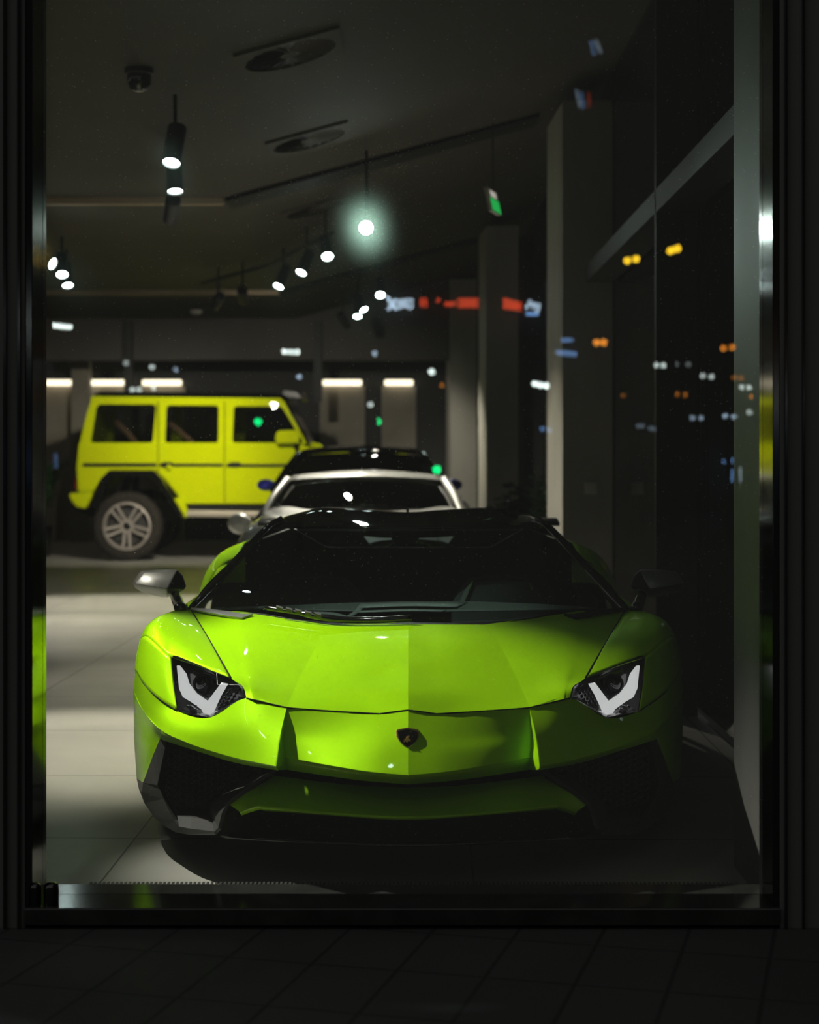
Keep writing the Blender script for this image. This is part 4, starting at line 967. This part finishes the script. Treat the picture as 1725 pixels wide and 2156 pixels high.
# ------------------------------------------------------------------ two more cars nose-on behind it
def coupe(name, label, cxp, d0, W, H_, paint, roof_paint, glass, nose, belt_z, mirror_paint, screen, roofpts, pillar, mirror_c, mirror_r, rim, tail, wheel_r=.335):
    """cxp: frame column of the centre line; d0: depth of the windscreen base; nose, tail: length ahead of and behind it"""
    x0 = (cxp - CX)*d0/F
    r = empty(name, (x0, d0, 0), label, 'car')
    def Q(px, py, d): return Vector(((px - cxp)*d/F + x0, d, H - (py - HY)*d/F))
    def m_(v): return Vector((2*x0 - v.x, v.y, v.z))
    def U(x, y, z): return Vector((x0 + x, d0 + y, z))
    full = lambda rows: [[Q(*p) for p in q] + [m_(Q(*p)) for p in q[-2::-1]] for q in rows]
    MB().grid(surf(full(screen), 4, 4)).build('windscreen', glass, r, smooth=True, solid=0.004)
    MB().grid(surf(full(roofpts), 4, 4)).build('roof', roof_paint, r, smooth=True, solid=0.006)
    for k in (False, True):
        p = [Q(*q) for q in pillar]; p = spline(p, 5)
        if k: p = [m_(q) for q in p]
        MB().tube(p, 0.032, 8).build('windscreen_pillar', roof_paint, r, smooth=True)
    hw = W/2; bz = belt_z
    # lower body: stations along the car, each from the centre top to the sill
    ST = [(-nose, .42*bz+.18, .55), (-nose+.12, .55*bz+.18, .78), (-nose+.45, .76*bz+.10, .94), (-nose*.55, .88*bz+.05, 1.0), (-.25, bz-.03, .98), (.05, bz, .97)]
    rows = []
    for y, zt, k in ST:
        rows.append([U(0, y, zt), U(hw*.45*k, y, zt), U(hw*.78*k, y + .02, zt - .01), U(hw*.95*k, y + .05, zt*.86), U(hw*k, y + .06, zt*.60), U(hw*.97*k, y + .05, .20)])
    rows = [q + [] for q in rows]
    for k in (False, True):
        g = [[m_(v) for v in q] for q in rows] if k else rows
        MB().grid(surf(g, 4, 4)).build('front_wing', paint, r, smooth=True, solid=0.004)
    SR = [(.05, bz, .97), (.9, bz+.02, .95), (1.7, bz+.04, 1.0), (2.3, bz+.03, .99), (tail-.1, bz-.05, .90), (tail, bz-.12, .80)]
    rows = [[U(hw*.86*k, y, zt), U(hw*.97*k, y, zt*.86), U(hw*k, y, zt*.60), U(hw*.97*k, y, .20)] for y, zt, k in SR]
    for k in (False, True):
        g = [[m_(v) for v in q] for q in rows] if k else rows
        MB().grid(surf(g, 4, 4)).build('door', paint, r, smooth=True, solid=0.004)
    rp = roofpts[-1][0]; re_ = Q(*rp)
    g = [[U(-hw*.6, re_.y - d0, re_.z), U(0, re_.y - d0, Q(*roofpts[-1][-1]).z), U(hw*.6, re_.y - d0, re_.z)], [U(-hw*.7, tail-.6, bz+.12), U(0, tail-.6, bz+.14), U(hw*.7, tail-.6, bz+.12)], [U(-hw*.72, tail, bz-.12), U(0, tail+.02, bz-.12), U(hw*.72, tail, bz-.12)], [U(-hw*.7, tail, .25), U(0, tail+.02, .25), U(hw*.7, tail, .25)]]
    MB().grid(surf(g, 5, 4)).build('rear_deck', paint, r, smooth=True, solid=0.004)
    for k in (False, True):
        a = [Q(*q) for q in pillar]; rt = [Q(*q) for q in (roofpts[1][0], roofpts[-1][0])]
        g = [[a[0], a[1], a[2]], [a[0] + Vector((.02, .5, .02)), a[1].lerp(rt[0], .5), rt[0]], [U(-hw*.80, 1.7, bz+.05), U(-hw*.70, 1.6, (bz+rt[1].z)/2), rt[1]]]
        if k: g = [[m_(v) for v in q] for q in g]
        MB().grid(surf(g, 4, 4)).build('side_window', glass, r, smooth=True, solid=0.004)
    MB().prism([U(-hw*.8, -nose+.35, .15), U(-hw*.8, -nose+.5, .5*bz), U(-hw*.8, 0, bz-.12), U(-hw*.8, tail-.7, bz-.12), U(-hw*.8, tail-.1, .3)], (W*.8, 0, 0)).build('floor_pan', M['black'], r)
    for k in (False, True):
        c = Q(*mirror_c); c = m_(c) if k else c; sx = 1 if k else -1
        pts = []
        for i in range(12):
            for j in range(5):
                a = 2*PI*i/12; e = PI*(j+.5)/10
                pts.append(c + Vector((mirror_r[0]*math.cos(a)*math.cos(e*.9), -.10*math.sin(e), mirror_r[1]*math.sin(a)*math.cos(e*.9))))
        o = hull('door_mirror', pts + [p + Vector((0, .03, 0)) for p in pts[::5]], mirror_paint, r, smooth=True)
        MB().tube([c + Vector((-sx*mirror_r[0]*.5, 0, -mirror_r[1]*.8)), c + Vector((-sx*(mirror_r[0]+.14), .08, -mirror_r[1]-.08))], .018, 8).build('mirror_arm', mirror_paint, o, smooth=True)
        hl = U(sx*hw*.70, -nose+.42, .62*bz+.10)
        MB().lathe([(0, -.03), (.06, -.02), (.11, .02), (.12, .08), (0, .08)], hl, (0, 1, -.5), 20).build('headlamp', M['clear'] if False else M['lens_dark'], r, smooth=True)
    MB().prism([U(-.5, -nose-.01, .22), U(-.55, -nose-.005, .38), U(.55, -nose-.005, .38), U(.5, -nose-.01, .22)], (0, .05, 0)).build('air_intake', M['black'], r, bevel=.02)
    for sx in (-1, 1):
        for y in (-nose+.95, tail-.85): wheel(r, U(sx*(hw-.13), y, wheel_r), (sx, 0, 0), wheel_r, .25, wheel_r*.7, 5, M['tyre'])
    return r
coupe('coupe_car', 'silver coupe parked nose-on directly behind the green sports car', 767, 12.85, 1.82, 1.28, M['silver'], M['silver'], M['car_glass'], 1.45, .992, M['silver'],
      [[(564,1084,12.9),(650,1072,12.75),(767,1066,12.65)],[(585,1048,13.1),(660,1040,13.0),(767,1036,12.95)],[(606,1016,13.4),(680,1009,13.3),(767,1006,13.28)]],
      [[(598,1012,13.4),(680,1007,13.3),(767,1004,13.28)],[(614,1001,13.7),(680,995,13.75),(767,991,13.75)],[(622,1003,14.2),(690,996,14.3),(767,993,14.3)],[(630,1020,14.9),(690,1010,15.0),(767,1008,15.0)]],
      [(553,1094,12.85),(576,1046,13.1),(602,1010,13.42)], (504,1102,12.95), (.092, .082), None, 3.0)
coupe('estate_car', 'dark car with blue mirrors parked between the silver coupe and the yellow off-roader', 757, 17.2, 1.86, 1.5, M['darkblue'], M['darkblue'], M['side_glass'], 1.1, 1.02, M['blue'],
      [[(585,1028,17.2),(660,1018,17.0),(757,1014,16.95)],[(605,995,17.5),(670,988,17.4),(757,985,17.35)],[(630,960,17.9),(690,955,17.8),(757,952,17.8)]],
      [[(622,958,17.9),(690,953,17.8),(757,950,17.8)],[(636,947,18.2),(690,941,18.3),(757,938,18.3)],[(640,948,19.3),(690,943,19.5),(757,940,19.5)],[(646,960,20.6),(690,952,20.7),(757,949,20.7)]],
      [(574,1034,17.2),(596,996,17.5),(624,956,17.92)], (560,1021,17.3), (.095, .062), None, 3.6, .34)

# ------------------------------------------------------------------ dust on the shop window
dm = bpy.data.materials.new('glass_dust'); dm.use_nodes = True; nt = dm.node_tree
nt.nodes.remove(nt.nodes['Principled BSDF'])
rf = nt.nodes.new('ShaderNodeBsdfRefraction'); rf.inputs['IOR'].default_value = 1.25; rf.inputs['Roughness'].default_value = 0.45
nt.links.new(rf.outputs[0], nt.nodes['Material Output'].inputs[0])
mb = MB(); rd = random.Random(11)
pc = P(771, 480, 5.035)
for k in range(9000):
    if k < 1500: x, z = rd.gauss(pc.x, .13), rd.gauss(pc.z, .15)  # dust crowded on the lamp's sightline to draw its glitter
    else: x, z = rd.uniform(XWL, XWR), rd.uniform(.1, 2.75)
    if not (XWL < x < XWR and .09 < z < 3.3): continue
    r = rd.choice((.0004, .0005, .0006, .0006, .0009)); y = 5.0315
    mb.add([(x-r, y, z), (x, y, z-r), (x+r, y, z), (x, y, z+r), (x, y-.0004, z), (x, y+.0004, z)], [(0,1,4),(1,2,4),(2,3,4),(3,0,4),(1,0,5),(2,1,5),(3,2,5),(0,3,5)])
dst = mb.build('dust', dm); tag(dst, 'fine dust specks on the shop window, glittering round the glaring lamp', 'dust', kind='stuff')

# ------------------------------------------------------------------ door stops and convector grille at the sill
r = empty('convector_grille', (0.05, 5.175, 0), 'dark slotted convector grille along the foot of the shop window', 'grille')
MB().box((-.985, 5.15, 0), (1.0, 5.21, .062)).build('grille_box', M['black'], r)
mb = MB()
for k in range(150): mb.box((-.975 + k*.0132, 5.147, .055), (-.968 + k*.0132, 5.212, .070))
mb.build('slat', M['trim_grey'], r)
for x, y, rr, lab in ((P(107, 1880, 4.90).x, 4.905, .022, 'short dark round-topped door stop on the sill, right one of two'), (P(70, 1880, 4.90).x + .004, 4.90, .020, 'short dark round-topped door stop on the sill against the left jamb')):
    o = MB().lathe([(0, 0), (rr, 0), (rr, .05), (rr*.92, .058), (rr*.6, .064), (0, .066)], (x, y, .08), (0, 0, 1), 24).build('door_stop', M['black_gloss'], loc=(x, y, .08), smooth=True, auto=50)
    tag(o, lab, 'door stop', 'door stops on the sill')

# ------------------------------------------------------------------ the street behind the viewer, mirrored in the window
YP = 5.02
def R(px, py, dv): q = P(px, py, dv); return Vector((q.x, 2*YP - dv, q.z))
HUE = {'white': (.85, 1.0, .95), 'orange': (1.0, .33, .03), 'yellow': (1.0, .62, .02), 'blue': (.25, .5, 1.0), 'green': (.0, 1.0, .25), 'red': (1.0, .09, .03), 'pale': (.6, .8, 1.0)}
EM = {}
def em(h, st):
    st = st*(.5 if h in ('yellow', 'orange', 'green', 'red') else .75); k = (h, st)
    if k not in EM: EM[k] = emis(f'{h}_light', HUE[h], st)
    return EM[k]
LAMPS = [('yellow', 40, 9, [(1322,549),(1340,545)]), ('yellow', 45, 9, [(1413,528),(1427,523)]), ('orange', 30, 8, [(1257,721),(1272,721)]), ('orange', 20, 7, [(1524,733),(1543,731)]),
  ('orange', 6, 6, [(1547,795),(1562,796)]), ('orange', 12, 6, [(1569,834),(1585,835)]), ('orange', 9, 6, [(1426,830),(1443,831)]), ('orange', 4, 6, [(1313,833),(1329,833)]),
  ('white', 16, 6, [(1383,769),(1398,769)]), ('white', 2.5, 6, [(1424,767),(1450,767)]), ('white', 12, 6, [(1481,791),(1499,793)]), ('white', 14, 6, [(1562,815),(1578,816)]),
  ('white', 14, 6, [(1601,842),(1617,842)]), ('pale', 7, 6, [(1459,880),(1477,880)]), ('pale', 9, 6, [(1528,876),(1546,877)]), ('white', 10, 6, [(1579,868),(1595,868)]),
  ('blue', 8, 6, [(1598,902),(1614,902)]), ('blue', 6, 6, [(1143,903),(1157,905)]), ('pale', 2, 6, [(1332,896),(1345,897),(1353,897),(1370,902),(1377,903)]),
  ('white', 40, 7, [(1127,808),(1139,811),(1151,812)]), ('white', 40, 6, [(599,740),(612,741),(626,741)]), ('white', 40, 6, [(103,685),(114,685),(124,686),(135,688),(146,688)]),
  ('white', 8, 6, [(265,764)]), ('white', 14, 6, [(320,773)]), ('pale', 8, 6, [(370,778)]), ('white', 16, 6, [(278,820),(292,820)]), ('white', 16, 6, [(323,817)]),
  ('pale', 14, 6, [(630,793)]), ('pale', 14, 6, [(789,744)]), ('white', 30, 8, [(909,783)]), ('orange', 12, 5, [(931,811)]), ('white', 14, 7, [(780,852)]),
  ('green', 40, 9, [(543,888)]), ('green', 40, 9, [(795,888)]), ('green', 45, 10, [(920,989)])]
side = lambda x: 'far left' if x < 300 else 'left' if x < 620 else 'middle' if x < 1000 else 'right' if x < 1400 else 'far right'
for i, (h, st, rp, pts) in enumerate(LAMPS):
    dv = 24 + (i*11 % 37)*.4; s_ = dv/F
    c = R(sum(p[0] for p in pts)/len(pts), sum(p[1] for p in pts)/len(pts), dv)
    nm, ct = ('traffic_light', 'traffic light') if h == 'green' else ('street_lamp', 'lamp')
    r = empty(nm, (c.x, c.y - .12, 0.02), f'{h} {ct if h == "green" else "street lamp"} behind the viewer, mirrored {side(pts[0][0])} in the window', ct, f'street lights mirrored in the window')
    for x, y in pts:  # paired points draw the doubled reflection of one lamp as separate emitters
        q = R(x, y, dv)
        MB().lathe([(0, 0), (rp*.85*s_, 0), (rp*.85*s_, -.03), (0, -.03)], q, (0, 1, 0), 16).build('lens_and_double', em(h, st), r)
    w_ = max(.08, abs(R(*pts[-1], dv).x - R(*pts[0], dv).x)/2 + rp*s_)
    MB().box((c.x - w_, c.y - .16, c.z - .08), (c.x + w_, c.y - .04, c.z + .10)).build('lamp_head', M['black'], r)
    MB().tube([(c.x, c.y - .12, .02), (c.x, c.y - .12, c.z)], .05, 8).build('post', M['black'], r)
# neon lettering on the building across the road (too blurred in the glass to read)
def neon(segs, label, st, dv=39.7):
    c = R(segs[0][1][0][0], segs[0][1][0][1], dv)
    r = empty('neon_sign', c, label, 'sign', 'neon signs mirrored in the window')
    for h, pts, wd in segs:
        MB().tube([R(x, y, dv) for x, y in pts], wd*dv/F, 8).build('neon_tube', em(h, st), r)
neon([('pale', [(814,624),(836,652)], 3), ('pale', [(818,652),(834,630)], 3), ('pale', [(842,650),(842,632),(850,630),(852,648)], 3), ('pale', [(858,648),(858,630),(868,632),(868,648),(858,648)], 3)], 'pale blue neon lettering mirrored right of the small spotlights', 22)
neon([('red', [(889,628),(889,646)], 4), ('red', [(897,628),(897,646)], 3), ('red', [(921,630),(926,634)], 5), ('red', [(936,640),(960,640)], 5), ('red', [(964,632),(1008,632)], 4), ('red', [(964,644),(1008,644)], 4), ('red', [(970,638),(1005,638)], 3)], 'long red neon sign mirrored across the second column', 14)
neon([('red', [(1060,632),(1098,642)], 5), ('red', [(1060,644),(1098,650)], 5), ('pale', [(1108,650),(1116,634),(1124,650)], 3.5), ('pale', [(1130,658),(1136,642),(1122,640)], 3.5), ('blue', [(1108,660),(1134,662)], 3)], 'red and blue neon sign mirrored left of the big column', 16)
neon([('blue', [(1182,716),(1206,716)], 4), ('blue', [(1172,742),(1214,746)], 5)], 'two blue neon bars mirrored on the big column', 7)
neon([('blue', [(1526,968),(1530,976)], 5), ('blue', [(1544,966),(1544,974)], 5), ('blue', [(1542,988),(1543,1014)], 4), ('pale', [(1560,984),(1560,1014)], 4)], 'blue neon sign mirrored on the concrete post at far right', 9)
neon([('blue', [(92,955),(92,985)], 5), ('blue', [(120,955),(120,985)], 5), ('pale', [(104,955),(104,985)], 3)], 'dim blue neon sign mirrored at the left jamb', 3)
neon([('blue', [(1244,86),(1252,116)], 3), ('pale', [(1254,84),(1266,112)], 3)], 'dim blue neon sign mirrored at the top right', 3)
neon([('pale', [(1214,190),(1222,226)], 3), ('blue', [(1224,194),(1230,228)], 3), ('red', [(1240,196),(1240,226)], 3)], 'dim blue and pink neon sign mirrored above the big column', 2.5)
